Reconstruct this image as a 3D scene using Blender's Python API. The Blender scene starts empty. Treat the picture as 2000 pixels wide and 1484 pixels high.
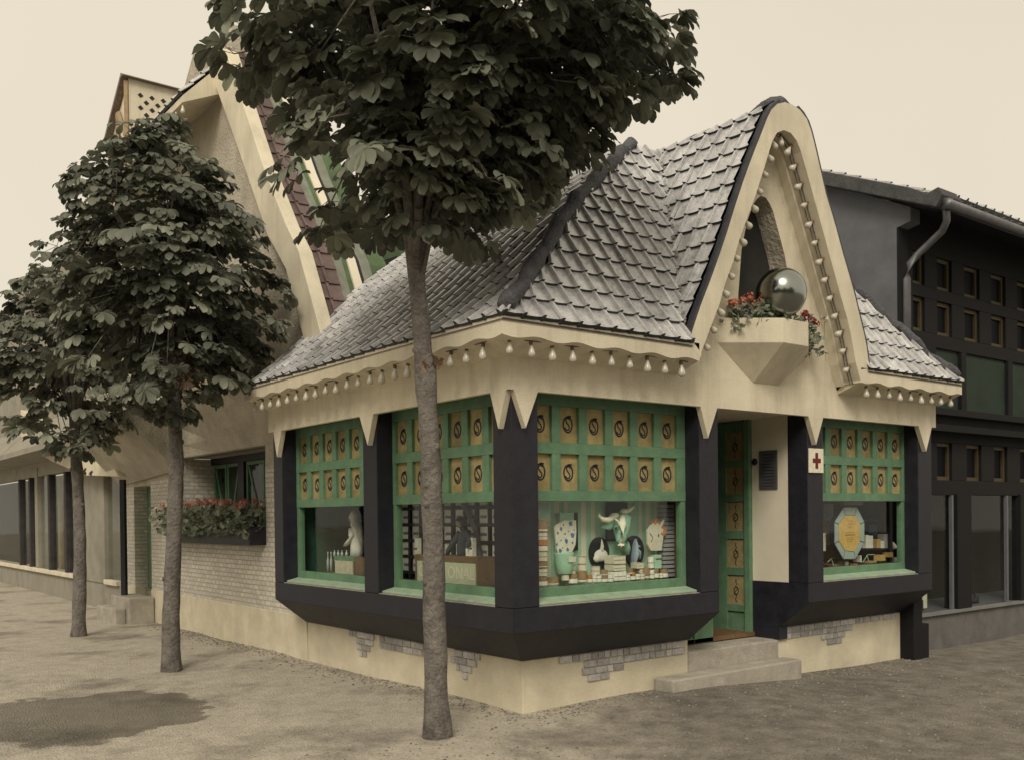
import bpy, bmesh, math, random
import numpy as np
from mathutils import Vector, Matrix, noise as mnoise
random.seed(7); rng = np.random.default_rng(7)
PI = math.pi
SC = bpy.context.scene
COL = SC.collection

# ---------------------------------------------------------------- camera
CAM = dict(pos=(-4.1349, -5.3554, 1.5), yaw=0.6599, pitch=-0.009, roll=-0.0112, f=1880.79, cx=1005.0, cy=1022.05)
def _basis():
    y, p, r = CAM['yaw'], CAM['pitch'], CAM['roll']
    F = Vector((math.sin(y)*math.cos(p), math.cos(y)*math.cos(p), math.sin(p)))
    R0 = Vector((math.cos(y), -math.sin(y), 0)); U0 = R0.cross(F)
    c, s = math.cos(r), math.sin(r)
    return F, c*R0+s*U0, -s*R0+c*U0
CF, CR, CU = _basis(); CP = Vector(CAM['pos'])
def at(u, v, ax, val):
    """surveyed point: sight line of the survey photograph met with the plane axis=val"""
    d = CF + CR*((u-CAM['cx'])/CAM['f']) - CU*((v-CAM['cy'])/CAM['f'])
    return CP + d*((val-CP[ax])/d[ax])
cam_d = bpy.data.cameras.new('camera'); cam = bpy.data.objects.new('camera', cam_d); COL.objects.link(cam)
m = Matrix.Identity(4)
for i in range(3):
    m[i][0], m[i][1], m[i][2], m[i][3] = CR[i], CU[i], -CF[i], CP[i]
cam.matrix_world = m
cam_d.sensor_fit = 'HORIZONTAL'; cam_d.sensor_width = 36; cam_d.lens = 36*CAM['f']/2000
cam_d.shift_x = (1000-CAM['cx'])/2000; cam_d.shift_y = (CAM['cy']-742)/2000
cam_d.clip_start = .05; cam_d.clip_end = 2000
SC.camera = cam

# ---------------------------------------------------------------- materials
MATS = {}
def mat(name, col, rough=.8, var=.15, scale=6., bump=.2, bscale=60., spec=.3, stain=0., stain_col=None, tint=False, metal=0., coat=0., bdist=.01, streak=False):
    if name in MATS: return MATS[name]
    m = bpy.data.materials.new(name); m.use_nodes = True; nt = m.node_tree; N = nt.nodes; L = nt.links
    b = N['Principled BSDF']; tc = N.new('ShaderNodeTexCoord')
    def noi(s, det=5, vec=None, ro=.6):
        n = N.new('ShaderNodeTexNoise'); n.inputs['Scale'].default_value = s; n.inputs['Detail'].default_value = det
        n.inputs['Roughness'].default_value = ro; L.new(vec or tc.outputs['Object'], n.inputs['Vector']); return n
    n1 = noi(scale)
    mx = N.new('ShaderNodeMix'); mx.data_type = 'RGBA'
    mx.inputs[6].default_value = (*[c*(1-var) for c in col], 1); mx.inputs[7].default_value = (*[min(1, c*(1+var)) for c in col], 1)
    mr = N.new('ShaderNodeMapRange'); mr.inputs[1].default_value = .3; mr.inputs[2].default_value = .7
    L.new(n1.outputs['Fac'], mr.inputs[0]); L.new(mr.outputs[0], mx.inputs[0]); out = mx.outputs[2]
    n3 = noi(bscale*1.7, 3); mg = N.new('ShaderNodeMix'); mg.data_type = 'RGBA'; mg.blend_type = 'MULTIPLY'; mg.inputs[0].default_value = 1
    r3 = N.new('ShaderNodeMapRange'); r3.inputs[1].default_value = .3; r3.inputs[2].default_value = .7; r3.inputs[3].default_value = 1-var*.6; r3.inputs[4].default_value = 1+var*.6
    L.new(n3.outputs['Fac'], r3.inputs[0]); L.new(out, mg.inputs[6]); L.new(r3.outputs[0], mg.inputs[7]); out = mg.outputs[2]
    if stain > 0:
        mp = N.new('ShaderNodeMapping'); L.new(tc.outputs['Object'], mp.inputs[0])
        mp.inputs['Scale'].default_value = (5, 5, .5) if streak else (1, 1, 1)
        ns = noi(1.6, 6, mp.outputs[0], .65); rs = N.new('ShaderNodeMapRange'); rs.inputs[1].default_value = .48; rs.inputs[2].default_value = .75; rs.inputs[4].default_value = stain
        L.new(ns.outputs['Fac'], rs.inputs[0]); ms = N.new('ShaderNodeMix'); ms.data_type = 'RGBA'
        ms.inputs[7].default_value = (*(stain_col or [c*.45 for c in col]), 1); L.new(rs.outputs[0], ms.inputs[0]); L.new(out, ms.inputs[6]); out = ms.outputs[2]
    if tint:
        a = N.new('ShaderNodeAttribute'); a.attribute_name = 'tint'; mt = N.new('ShaderNodeMix'); mt.data_type = 'RGBA'; mt.blend_type = 'MULTIPLY'; mt.inputs[0].default_value = 1
        L.new(out, mt.inputs[6]); L.new(a.outputs['Color'], mt.inputs[7]); out = mt.outputs[2]
    L.new(out, b.inputs['Base Color']); b.inputs['Roughness'].default_value = rough; b.inputs['Specular IOR Level'].default_value = spec
    b.inputs['Metallic'].default_value = metal; b.inputs['Coat Weight'].default_value = coat; b.inputs['Coat Roughness'].default_value = .14
    rr = N.new('ShaderNodeMapRange'); rr.inputs[3].default_value = max(0, rough-.1); rr.inputs[4].default_value = min(1, rough+.12)
    L.new(n1.outputs['Fac'], rr.inputs[0]); L.new(rr.outputs[0], b.inputs['Roughness'])
    if bump > 0:
        nb = noi(bscale, 6); bp = N.new('ShaderNodeBump'); bp.inputs['Strength'].default_value = bump; bp.inputs['Distance'].default_value = bdist
        L.new(nb.outputs['Fac'], bp.inputs['Height']); L.new(bp.outputs[0], b.inputs['Normal'])
    MATS[name] = m; return m
def brickmat(name, axis, bw=.15, bh=.056, c1=(.60, .57, .51), c2=(.46, .445, .42), mortar=(.44, .35, .19)):
    if name in MATS: return MATS[name]
    m = bpy.data.materials.new(name); m.use_nodes = True; nt = m.node_tree; N = nt.nodes; L = nt.links; b = N['Principled BSDF']
    tc = N.new('ShaderNodeTexCoord'); sp = N.new('ShaderNodeSeparateXYZ'); cb = N.new('ShaderNodeCombineXYZ')
    L.new(tc.outputs['Object'], sp.inputs[0]); L.new(sp.outputs[axis], cb.inputs[0]); L.new(sp.outputs[2], cb.inputs[1])
    nz = N.new('ShaderNodeTexNoise'); nz.inputs['Scale'].default_value = 7; L.new(cb.outputs[0], nz.inputs['Vector'])
    va = N.new('ShaderNodeVectorMath'); va.operation = 'SCALE'; va.inputs['Scale'].default_value = .012; L.new(nz.outputs['Color'], va.inputs[0])
    vb = N.new('ShaderNodeVectorMath'); L.new(cb.outputs[0], vb.inputs[0]); L.new(va.outputs[0], vb.inputs[1])
    br = N.new('ShaderNodeTexBrick'); br.inputs['Scale'].default_value = 1; br.inputs['Brick Width'].default_value = bw; br.inputs['Row Height'].default_value = bh
    br.inputs['Mortar Size'].default_value = .0055; br.inputs['Mortar Smooth'].default_value = .35; br.inputs['Bias'].default_value = 0
    br.inputs['Color1'].default_value = (*c1, 1); br.inputs['Color2'].default_value = (*c2, 1); br.inputs['Mortar'].default_value = (*mortar, 1)
    L.new(vb.outputs[0], br.inputs['Vector'])
    n2 = N.new('ShaderNodeTexNoise'); n2.inputs['Scale'].default_value = 25; n2.inputs['Detail'].default_value = 6; L.new(tc.outputs['Object'], n2.inputs['Vector'])
    r2 = N.new('ShaderNodeMapRange'); r2.inputs[3].default_value = .65; r2.inputs[4].default_value = 1.35; L.new(n2.outputs['Fac'], r2.inputs[0])
    mm = N.new('ShaderNodeMix'); mm.data_type = 'RGBA'; mm.blend_type = 'MULTIPLY'; mm.inputs[0].default_value = 1
    L.new(br.outputs['Color'], mm.inputs[6]); L.new(r2.outputs[0], mm.inputs[7]); L.new(mm.outputs[2], b.inputs['Base Color'])
    inv = N.new('ShaderNodeMath'); inv.operation = 'MULTIPLY_ADD'; inv.inputs[1].default_value = -1; L.new(br.outputs['Fac'], inv.inputs[0])
    sc = N.new('ShaderNodeMath'); sc.operation = 'MULTIPLY'; sc.inputs[1].default_value = .35; L.new(n2.outputs['Fac'], sc.inputs[0]); L.new(sc.outputs[0], inv.inputs[2])
    bp = N.new('ShaderNodeBump'); bp.inputs['Strength'].default_value = .9; bp.inputs['Distance'].default_value = .012; L.new(inv.outputs[0], bp.inputs['Height']); L.new(bp.outputs[0], b.inputs['Normal'])
    b.inputs['Roughness'].default_value = .75; MATS[name] = m; return m
def glassmat():
    m = bpy.data.materials.new('window_glass'); m.use_nodes = True; nt = m.node_tree; N = nt.nodes; L = nt.links; N.clear()
    o = N.new('ShaderNodeOutputMaterial'); t = N.new('ShaderNodeBsdfTransparent'); g = N.new('ShaderNodeBsdfGlossy'); mx = N.new('ShaderNodeMixShader'); lw = N.new('ShaderNodeLayerWeight'); lw.inputs[0].default_value = .5; pw_ = N.new('ShaderNodeMath'); pw_.operation = 'POWER'; pw_.inputs[1].default_value = 4; L.new(lw.outputs['Facing'], pw_.inputs[0]); f = N.new('ShaderNodeMath'); f.operation = 'MULTIPLY_ADD'; f.inputs[1].default_value = .2; f.inputs[2].default_value = .022; L.new(pw_.outputs[0], f.inputs[0])
    t.inputs[0].default_value = (.95, .97, .96, 1); g.inputs['Roughness'].default_value = .02
    nz = N.new('ShaderNodeTexNoise'); nz.inputs['Scale'].default_value = 2.5; bp = N.new('ShaderNodeBump'); bp.inputs['Strength'].default_value = .06; bp.inputs['Distance'].default_value = .05
    L.new(nz.outputs['Fac'], bp.inputs['Height']); L.new(bp.outputs[0], g.inputs['Normal'])
    L.new(f.outputs[0], mx.inputs[0]); L.new(t.outputs[0], mx.inputs[1]); L.new(g.outputs[0], mx.inputs[2]); L.new(mx.outputs[0], o.inputs[0]); return m
GLASS = glassmat()
PLASTER = mat('cream_plaster', (.66, .60, .465), .9, .13, 2.2, .5, 90, stain=.42, stain_col=(.37, .33, .26), streak=True)
PLASTER2 = mat('cream_base_plaster', (.64, .58, .44), .9, .15, 2.5, .5, 70, stain=.5, stain_col=(.36, .32, .25))
ROUGHCAST = mat('roughcast_stucco', (.46, .42, .34), .95, .2, 3, 1.0, 28, bdist=.03)
CREAMHI = mat('smooth_cream', (.72, .66, .53), .8, .06, 3, .12, 70, stain=.15)
NAVY = mat('dark_painted_timber', (.017, .017, .025), .55, .3, 9, .25, 45, spec=.35, stain=.5, stain_col=(.016, .016, .02))
NAVYUNDER = mat('dark_weathered_timber', (.045, .04, .04), .8, .35, 7, .3, 40, stain=.4)
DUST = mat('dusty_ledge', (.34, .32, .28), .95, .3, 12, .2, 60)
GREEN = mat('green_paint', (.12, .22, .13), .6, .2, 8, .25, 50, spec=.3, stain=.4, stain_col=(.085, .19, .135))
GREENLT = mat('green_sill_paint', (.30, .40, .29), .7, .15, 10, .2, 50)
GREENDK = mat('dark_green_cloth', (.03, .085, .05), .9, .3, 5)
AMBER = mat('amber_panel', (.31, .25, .115), .8, .25, 14, .25, 120, tint=True, stain=.3)
BLACK = mat('black_paint', (.02, .02, .028), .6, .2, 10, .1)
SLATE = mat('glazed_roof_tile', (.52, .515, .52), .28, .3, 9, .2, 30, spec=.8, tint=True, stain=.4, stain_col=(.38, .37, .35), coat=.9)
BROWNT = mat('brown_roof_tile', (.125, .088, .082), .5, .25, 9, .2, 35, tint=True)
MORTAR = mat('dark_ridge_mortar', (.10, .10, .11), .85, .35, 8, 1.0, 30, bdist=.03)
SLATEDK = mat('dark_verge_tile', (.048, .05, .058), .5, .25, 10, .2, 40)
STONE = mat('step_stone', (.38, .35, .30), .9, .2, 6, .6, 45, stain=.5, stain_col=(.2, .18, .15))
BULB = mat('frosted_bulb', (.52, .49, .42), .25, .05, 5, 0, spec=.6)
METAL = mat('dull_zinc', (.16, .16, .17), .45, .2, 8, .1, metal=.5)
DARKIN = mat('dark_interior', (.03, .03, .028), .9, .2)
WOOD = mat('brown_wood', (.16, .095, .05), .6, .25, 14, .2, 60)
CREAM = mat('cream_card', (.72, .67, .53), .8, .12, 20, .05)
LABELW = mat('pale_label', (.85, .82, .73), .7, .15, 30, .05)
TAN = mat('tan_label', (.33, .22, .12), .7, .2, 30, .05)
BANDRED = mat('dark_red_band', (.15, .04, .03), .7, .1)
ORANGE = mat('orange_print', (.55, .22, .07), .7, .15, 20)
YELLOW = mat('yellow_print', (.60, .40, .13), .7, .15, 20)
PALEBLUE = mat('pale_blue_glass', (.34, .41, .39), .5, .1, 20)
BLUE = mat('blue_print', (.09, .17, .42), .7, .1)
WHITE = mat('white_cloth', (.74, .71, .63), .9, .08, 12, .3, 60)
RED = mat('red_paint', (.13, .018, .018), .6, .1)
BARK = mat('chestnut_bark', (.165, .15, .135), .9, .4, 9, 1.0, 32, stain=.5, stain_col=(.32, .29, .26), bdist=.03)
def leafmat(name, col):
    m = bpy.data.materials.new(name); m.use_nodes = True; nt = m.node_tree; N = nt.nodes; L = nt.links; b = N['Principled BSDF']
    a = N.new('ShaderNodeAttribute'); a.attribute_name = 'tint'; mt = N.new('ShaderNodeMix'); mt.data_type = 'RGBA'; mt.blend_type = 'MULTIPLY'; mt.inputs[0].default_value = 1
    mt.inputs[6].default_value = (*col, 1); L.new(a.outputs['Color'], mt.inputs[7]); L.new(mt.outputs[2], b.inputs['Base Color'])
    b.inputs['Roughness'].default_value = .5; b.inputs['Specular IOR Level'].default_value = .45
    tr = N.new('ShaderNodeBsdfTranslucent'); ms = N.new('ShaderNodeMixShader'); ms.inputs[0].default_value = .28; L.new(mt.outputs[2], tr.inputs[0]); L.new(b.outputs[0], ms.inputs[1]); L.new(tr.outputs[0], ms.inputs[2]); L.new(ms.outputs[0], N['Material Output'].inputs[0])
    MATS[name] = m; return m
LEAF = leafmat('chestnut_leaf', (.155, .165, .13)); LEAF2 = leafmat('pale_geranium_leaf', (.20, .225, .16)); DEADLEAF = leafmat('withered_leaf', (.22, .15, .10))

# ---------------------------------------------------------------- mesh builder
class MB:
    def __init__(s): s.v = []; s.f = []; s.t = []; s.mi = []; s.cur = 0
    def add(s, vs, fs, tint=1.):
        o = len(s.v); s.v += [tuple(p) for p in vs]; s.f += [tuple(i+o for i in f) for f in fs]; s.t += [tint]*len(vs); s.mi += [s.cur]*len(fs); return s
    def box(s, x0, y0, z0, x1, y1, z1, tint=1.):
        v = [(x, y, z) for z in (z0, z1) for y in (y0, y1) for x in (x0, x1)]
        return s.add(v, [(0, 2, 3, 1), (4, 5, 7, 6), (0, 1, 5, 4), (2, 6, 7, 3), (0, 4, 6, 2), (1, 3, 7, 5)], tint)
    def prism(s, poly, f0, f1, tint=1.):
        """poly: 2-D points, f0/f1: functions mapping a 2-D point to each end"""
        n = len(poly); v = [f0(p) for p in poly]+[f1(p) for p in poly]
        fs = [tuple(range(n)), tuple(range(2*n-1, n-1, -1))]+[(i, (i+1) % n+0, (i+1) % n+n, i+n) for i in range(n)]
        return s.add(v, fs, tint)
    def px(s, poly, x0, x1): return s.prism(poly, lambda p: (x0, p[0], p[1]), lambda p: (x1, p[0], p[1]))
    def py(s, poly, y0, y1): return s.prism(poly, lambda p: (p[0], y0, p[1]), lambda p: (p[0], y1, p[1]))
    def pz(s, poly, z0, z1): return s.prism(poly, lambda p: (p[0], p[1], z0), lambda p: (p[0], p[1], z1))
    def loft(s, pts, rad, seg=8, up=Vector((0, 0, 1)), cap=True, tint=1., squash=None, wob=0.):
        pts = [Vector(p) for p in pts]; n = len(pts); vs = []
        for i, p in enumerate(pts):
            d = (pts[min(i+1, n-1)]-pts[max(i-1, 0)]).normalized()
            u = up if abs(d.dot(up)) < .95 else Vector((1, 0, 0))
            a = d.cross(u).normalized(); b = a.cross(d).normalized(); r = rad[i] if hasattr(rad, '__len__') else rad
            ra, rb = r if hasattr(r, '__len__') else (r, r)
            for k in range(seg):
                th = 2*PI*k/seg; w = 1+(wob*mnoise.noise(p*5+a*math.cos(th)*2+b*math.sin(th)*2) if wob else 0)
                vs.append(p+a*(math.cos(th)*ra*w)+b*(math.sin(th)*rb*w))
        fs = [(i*seg+k, i*seg+(k+1) % seg, (i+1)*seg+(k+1) % seg, (i+1)*seg+k) for i in range(n-1) for k in range(seg)]
        if cap: fs += [tuple(range(seg))[::-1], tuple(range((n-1)*seg, n*seg))]
        return s.add(vs, fs, tint)
    def lathe(s, c, prof, seg=12, axis=None, tint=1.):
        """prof: (radius, height) list; axis: direction of height"""
        c = Vector(c); ax = (axis or Vector((0, 0, 1))).normalized(); return s.loft([c+ax*h for r, h in prof], [max(r, 1e-4) for r, h in prof], seg, tint=tint)
    def ball(s, c, r, seg=12, rings=8, tint=1.):
        rx, ry, rz = r if hasattr(r, '__len__') else (r, r, r); vs = []; fs = []
        for i in range(rings+1):
            th = PI*i/rings
            for k in range(seg): ph = 2*PI*k/seg; vs.append((c[0]+rx*math.sin(th)*math.cos(ph), c[1]+ry*math.sin(th)*math.sin(ph), c[2]+rz*math.cos(th)))
        for i in range(rings):
            for k in range(seg): fs.append((i*seg+k, (i+1)*seg+k, (i+1)*seg+(k+1) % seg, i*seg+(k+1) % seg))
        return s.add(vs, fs, tint)
    def ribbon(s, pts, w, n0, t=.004):
        """flat painted stroke: pts 3-D polyline, width w, normal n0, thickness t"""
        pts = [Vector(p) for p in pts]; n0 = Vector(n0).normalized(); vs = []; n = len(pts)
        for i, p in enumerate(pts):
            d = (pts[min(i+1, n-1)]-pts[max(i-1, 0)]).normalized(); a = n0.cross(d).normalized()*w/2
            vs += [p-a, p+a, p+a+n0*t, p-a+n0*t]
        fs = []
        for i in range(n-1):
            for k in range(4): fs.append((i*4+k, i*4+(k+1) % 4, (i+1)*4+(k+1) % 4, (i+1)*4+k))
        fs += [(0, 3, 2, 1), ((n-1)*4, (n-1)*4+1, (n-1)*4+2, (n-1)*4+3)]
        return s.add(vs, fs)
    def mesh(s, name, mats, origin=(0, 0, 0), smooth=False, fix=True):
        me = bpy.data.meshes.new(name); o = Vector(origin)
        me.from_pydata([tuple(Vector(p)-o) for p in s.v], [], s.f); me.update()
        mats = mats if isinstance(mats, (list, tuple)) else [mats]
        for m_ in mats: me.materials.append(m_)
        if len(mats) > 1: me.polygons.foreach_set('material_index', s.mi)
        if fix:
            b = bmesh.new(); b.from_mesh(me); bmesh.ops.recalc_face_normals(b, faces=b.faces); b.to_mesh(me); b.free()
        ca = me.color_attributes.new('tint', 'FLOAT_COLOR', 'POINT')
        ts = np.ones((len(s.t), 4), np.float32)
        for i, t in enumerate(s.t): ts[i, :3] = t
        ca.data.foreach_set('color', ts.ravel())
        if smooth: me.polygons.foreach_set('use_smooth', [True]*len(me.polygons))
        return me
ORG = {}
def tag(o, label=None, cat=None, group=None, kind=None):
    for k, v in (('label', label), ('category', cat), ('group', group), ('kind', kind)):
        if v: o[k] = v
    return o
def thing(name, loc, label, cat, group=None):
    o = bpy.data.objects.new(name, None); COL.objects.link(o); o.location = loc; o.empty_display_size = .2
    ORG[o.name] = Vector(loc); return tag(o, label, cat, group)
def part(name, mb, mats, parent, smooth=False, bevel=0., label=None, fix=True):
    """mesh child of a thing or of a part, vertices given in world coordinates"""
    org = ORG[parent.name]; me = mb.mesh(name, mats, org, smooth, fix); o = bpy.data.objects.new(name, me); COL.objects.link(o)
    o.parent = parent; ORG[o.name] = org
    if label: o['label'] = label
    if bevel: bev(o, bevel)
    return o
def bev(o, w, seg=2):
    b = o.modifiers.new('bevel', 'BEVEL'); b.width = w; b.segments = seg; b.limit_method = 'ANGLE'; b.angle_limit = math.radians(35)
def solo(name, mb, mats, loc, label, cat, group=None, kind=None, smooth=False, bevel=0., fix=True):
    me = mb.mesh(name, mats, loc, smooth, fix); o = bpy.data.objects.new(name, me); COL.objects.link(o); o.location = loc; ORG[o.name] = Vector(loc)
    if bevel: bev(o, bevel)
    return tag(o, label, cat, group, kind)
def copy_tree(o, parent=None):
    c = o.copy(); COL.objects.link(c); c.parent = parent
    for ch in o.children: copy_tree(ch, c)
    return c
def interp(x, pts): return float(np.interp(x, [p[0] for p in pts], [p[1] for p in pts]))
def textmesh(mb, s, o, ux, uz, h, t=.003):
    """letters of height h from origin o, along ux, up uz"""
    cu = bpy.data.curves.new('lettering', 'FONT'); cu.body = s; cu.size = h*1.4; cu.extrude = t/2
    ob = bpy.data.objects.new('lettering', cu); COL.objects.link(ob); dg = bpy.context.evaluated_depsgraph_get(); me = bpy.data.meshes.new_from_object(ob.evaluated_get(dg))
    ux = Vector(ux).normalized(); uz = Vector(uz).normalized(); n = ux.cross(uz)
    mb.add([Vector(o)+ux*v.co.x+uz*v.co.y+n*v.co.z for v in me.vertices], [tuple(p.vertices) for p in me.polygons])
    bpy.data.objects.remove(ob); bpy.data.meshes.remove(me); bpy.data.curves.remove(cu)
# ================================================================ corner pavilion
PAV = thing('shop_pavilion', (0, 0, 0), 'cream and navy corner shop with tiled hip roof, pointed arch dormer and green display windows', 'shop')
FZ, BZ, UZ, SZ, D, XE, YE, E_ = 2.372, .84, .662, .40, .36, 5.625, 4.02, .30
# ---- posts
def post(x0, y0, x1, y1, z0=BZ, z1=2.62):
    part('post', MB().box(x0, y0, z0, x1, y1, z1), NAVY, PAV, bevel=.006)
post(0, 0, .241, .218); post(1.963, 0, 2.198, .22); post(3.446, 0, 3.684, .22); post(5.359, 0, XE, .22)
post(0, 1.891, .22, 2.133); post(0, 3.812, .22, YE)
# ---- sill beams with slanting underside
def beam_y(x0, x1, mitre0):   # along X, face at Y=0
    pr = [(0, BZ-.002), (0, UZ), (D-.02, SZ), (.7, SZ), (.7, BZ-.002)]
    b = MB(); b.prism(pr, (lambda p: (p[0], p[0], p[1])) if mitre0 else (lambda p: (x0, p[0], p[1])), lambda p: (x1, p[0], p[1]))
    return part('sill_beam', b, NAVY, PAV, bevel=.004)
beam_y(0, 2.198, True); beam_y(3.446, XE, False)
pr = [(0, BZ-.002), (0, UZ), (D-.02, SZ), (.7, SZ), (.7, BZ-.002)]
part('sill_beam', MB().prism(pr, lambda p: (p[0], p[0], p[1]), lambda p: (p[0], YE, p[1])), NAVY, PAV, bevel=.004)
# dusty ledge tops between posts
for a in ((.244, .004, 1.960, .148), (3.687, .004, 5.356, .148)): part('ledge_top', MB().box(a[0], a[1], BZ-.001, a[2], a[3], BZ+.004), DUST, PAV)
for a in ((.004, .221, .148, 1.888), (.004, 2.136, .148, 3.809)): part('ledge_top', MB().box(a[0], a[1], BZ-.001, a[2], a[3], BZ+.004), DUST, PAV)
# ---- plinth
b = MB(); b.pz([(D, D), (2.2, D), (2.2, .95), (D+.6, .95), (D+.6, YE), (D, YE)], -.2, SZ+.001)
b.box(3.47, D, -.25, 5.635, .95, SZ+.001)
PL = part('plinth', b, PLASTER2, PAV, bevel=.008)
BR = mat('grey_clinker_brick', (.42, .405, .39), .7, .25, 22, .5, 60, tint=True)
bb = MB()
def brk(face, a0, a1, z0, z1):
    t = random.uniform(.7, 1.25); e = .012+random.uniform(0, .004)
    if face == 'Y': bb.box(a0, D-e, z0, a1, D+.02, z1, t)
    else: bb.box(D-e, a0, z0, D+.02, a1, z1, t)
def course(face, a0, a1, z, h=.058):
    a = a0
    while a < a1-.05:
        w = random.choice((.07, .135, .165)); w = min(w, a1-a); brk(face, a, a+w-.009, z, z+h-.009); a += w
def newpatch():
    global bb
    if bb.v: part('brick_course', bb, BR, PL)
    bb = MB()
for z, r in ((.342, [(.72, 2.17)]), (.284, [(.98, 2.17)]), (.226, [(.96, 1.42)]), (.168, [(1.02, 1.26)])):
    for a in r: course('Y', a[0], a[1], z)
newpatch()
for z, r in ((.342, [(3.5, 5.5)]), (.284, [(3.5, 4.7)]), (.226, [(4.15, 4.6)]), (.168, [(4.25, 4.5)])):
    for a in r: course('Y', a[0], a[1], z)
for rr in (((.342, .9, 1.3), (.284, .95, 1.32), (.226, 1.02, 1.24), (.168, 1.08, 1.2)), ((.342, 2.6, 3.1), (.284, 2.62, 3.0), (.226, 2.68, 2.95), (.168, 2.75, 2.9)), ((.284, 1.5, 2.5), (.342, 1.5, 2.5))):
    newpatch()
    for a in rr: course('X', a[1], a[2], a[0])
newpatch()
# ---- fascia boards with hanging points
def fascia_poly(a_end, spikes, start_tip=None):
    pts = [(-.05, 2.64), (-.05, FZ)]
    for x0, xt, x1 in spikes: pts += [(x0, FZ), (xt, 2.112), (x1, FZ)]
    if pts[-1][0] < a_end-.001: pts += [(a_end, FZ)]
    return pts+[(a_end, 2.64)]
fp = [(-.05, 2.64), (-.05, FZ), (-.012, FZ), (.092, 2.112), (.205, FZ), (1.925, FZ), (2.016, 2.117), (2.135, FZ), (3.395, FZ), (3.509, 2.116), (3.623, FZ), (5.283, FZ), (5.43, 2.115), (5.545, FZ), (XE, FZ), (XE, 2.64)]
def fan(mb, poly, f0, f1):  # concave outline: triangulated through bmesh
    from mathutils.geometry import tessellate_polygon
    n = len(poly); tris = [tuple(t) for t in tessellate_polygon([[Vector((p[0], p[1], 0)) for p in poly]])]
    v = [f0(p) for p in poly]+[f1(p) for p in poly]
    mb.add(v, [t for t in tris]+[tuple(i+n for i in reversed(t)) for t in tris]+[(i, (i+1) % n, (i+1) % n+n, i+n) for i in range(n)]); return mb
FAS = part('fascia', fan(MB(), fp, lambda p: (p[0], -.05, p[1]), lambda p: (max(p[0], -.048), -.002, p[1])), PLASTER, PAV)
fl = [(-.05, 2.64), (-.05, FZ), (-.012, FZ), (.085, 2.110), (.178, FZ), (1.852, FZ), (1.956, 2.113), (2.094, FZ), (3.706, FZ), (3.818, 2.113), (3.90, FZ), (YE, FZ), (YE, 2.64)]
part('fascia', fan(MB(), fl, lambda p: (-.051, p[0]-.001, p[1]), lambda p: (-.002, max(p[0], -.0475), p[1])), PLASTER, PAV)
# ---- gable wall above the door, with pointed opening (its outline is cut in the mesh)
XP = 2.775
OUT = [(1.517, 2.825), (1.644, 3.097), (1.773, 3.331), (1.878, 3.533), (1.985, 3.755), (2.094, 3.998), (2.205, 4.228), (2.318, 4.444), (2.432, 4.645), (2.519, 4.808), (2.592, 4.905), (2.694, 4.965), (2.80, 4.985), (2.931, 4.973), (3.037, 4.926), (3.098, 4.857), (3.174, 4.688), (3.25, 4.498), (3.327, 4.306), (3.453, 4.083), (3.581, 3.816), (3.696, 3.601), (3.76, 3.471), (3.845, 3.268), (3.929, 3.08), (3.99, 2.822)]
INN = [(1.634, 2.712), (1.768, 2.96), (1.872, 3.142), (1.953, 3.339), (2.055, 3.527), (2.11, 3.67), (2.2, 3.844), (2.284, 3.999), (2.355, 4.135), (2.427, 4.291), (2.499, 4.448), (2.558, 4.586), (2.617, 4.68), (2.69, 4.728), (2.779, 4.745), (2.868, 4.72), (2.942, 4.654), (2.99, 4.554), (3.076, 4.388), (3.167, 4.2), (3.259, 4.011), (3.352, 3.818), (3.447, 3.623), (3.543, 3.425), (3.64, 3.244), (3.722, 3.019), (3.77, 2.848), (3.854, 2.678)]
def resamp(poly, n):
    P = np.array(poly, float); d = np.r_[0, np.cumsum(np.hypot(*np.diff(P, axis=0).T))]; t = np.linspace(0, d[-1], n)
    return [(float(np.interp(a, d, P[:, 0])), float(np.interp(a, d, P[:, 1]))) for a in t]
OPN = [(2.42, 2.9), (2.42, 3.35), (2.47, 3.75), (2.55, 4.0), (2.63, 4.15), (2.70, 4.235), (2.765, 4.26), (2.83, 4.235), (2.90, 4.16), (2.97, 4.0), (3.06, 3.8), (3.12, 3.6), (3.16, 3.3), (3.17, 2.9)]
N_ = 40; inn = resamp([(1.60, 2.60)]+INN[1:-1]+[(3.84, 2.60)], N_); opn = resamp(OPN, N_)
b = MB(); vs = [(p[0], -.048, p[1]) for p in inn]+[(p[0], -.048, p[1]) for p in opn]+[(p[0], .14, p[1]) for p in opn]
b.add(vs, [(i, i+1, N_+i+1, N_+i) for i in range(N_-1)])
b.cur = 1; b.add(vs, [(N_+i, N_+i+1, 2*N_+i+1, 2*N_+i) for i in range(N_-1)])
part('gable_wall', b, [PLASTER, ROUGHCAST], PAV)
part('gable_wall', MB().box(1.64, -.047, 2.6, 3.84, .0, 2.93), PLASTER, PAV)
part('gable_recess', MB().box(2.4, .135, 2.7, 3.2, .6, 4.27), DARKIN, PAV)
# ---- arched verge band (front face, depth to the wall)
n = 48; o_ = resamp(OUT, n); i_ = resamp(INN, n)
b = MB(); vs = []
for (a, c) in zip(o_, i_): vs += [(a[0], -.3, a[1]), (c[0], -.3, c[1]), (c[0], -.05, c[1]), (a[0], -.05, a[1])]
fs = []
for k in range(n-1):
    for j in range(4): fs.append((k*4+j, k*4+(j+1) % 4, (k+1)*4+(j+1) % 4, (k+1)*4+j))
b.add(vs, fs); part('arch_band', b, PLASTER, PAV)
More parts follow.
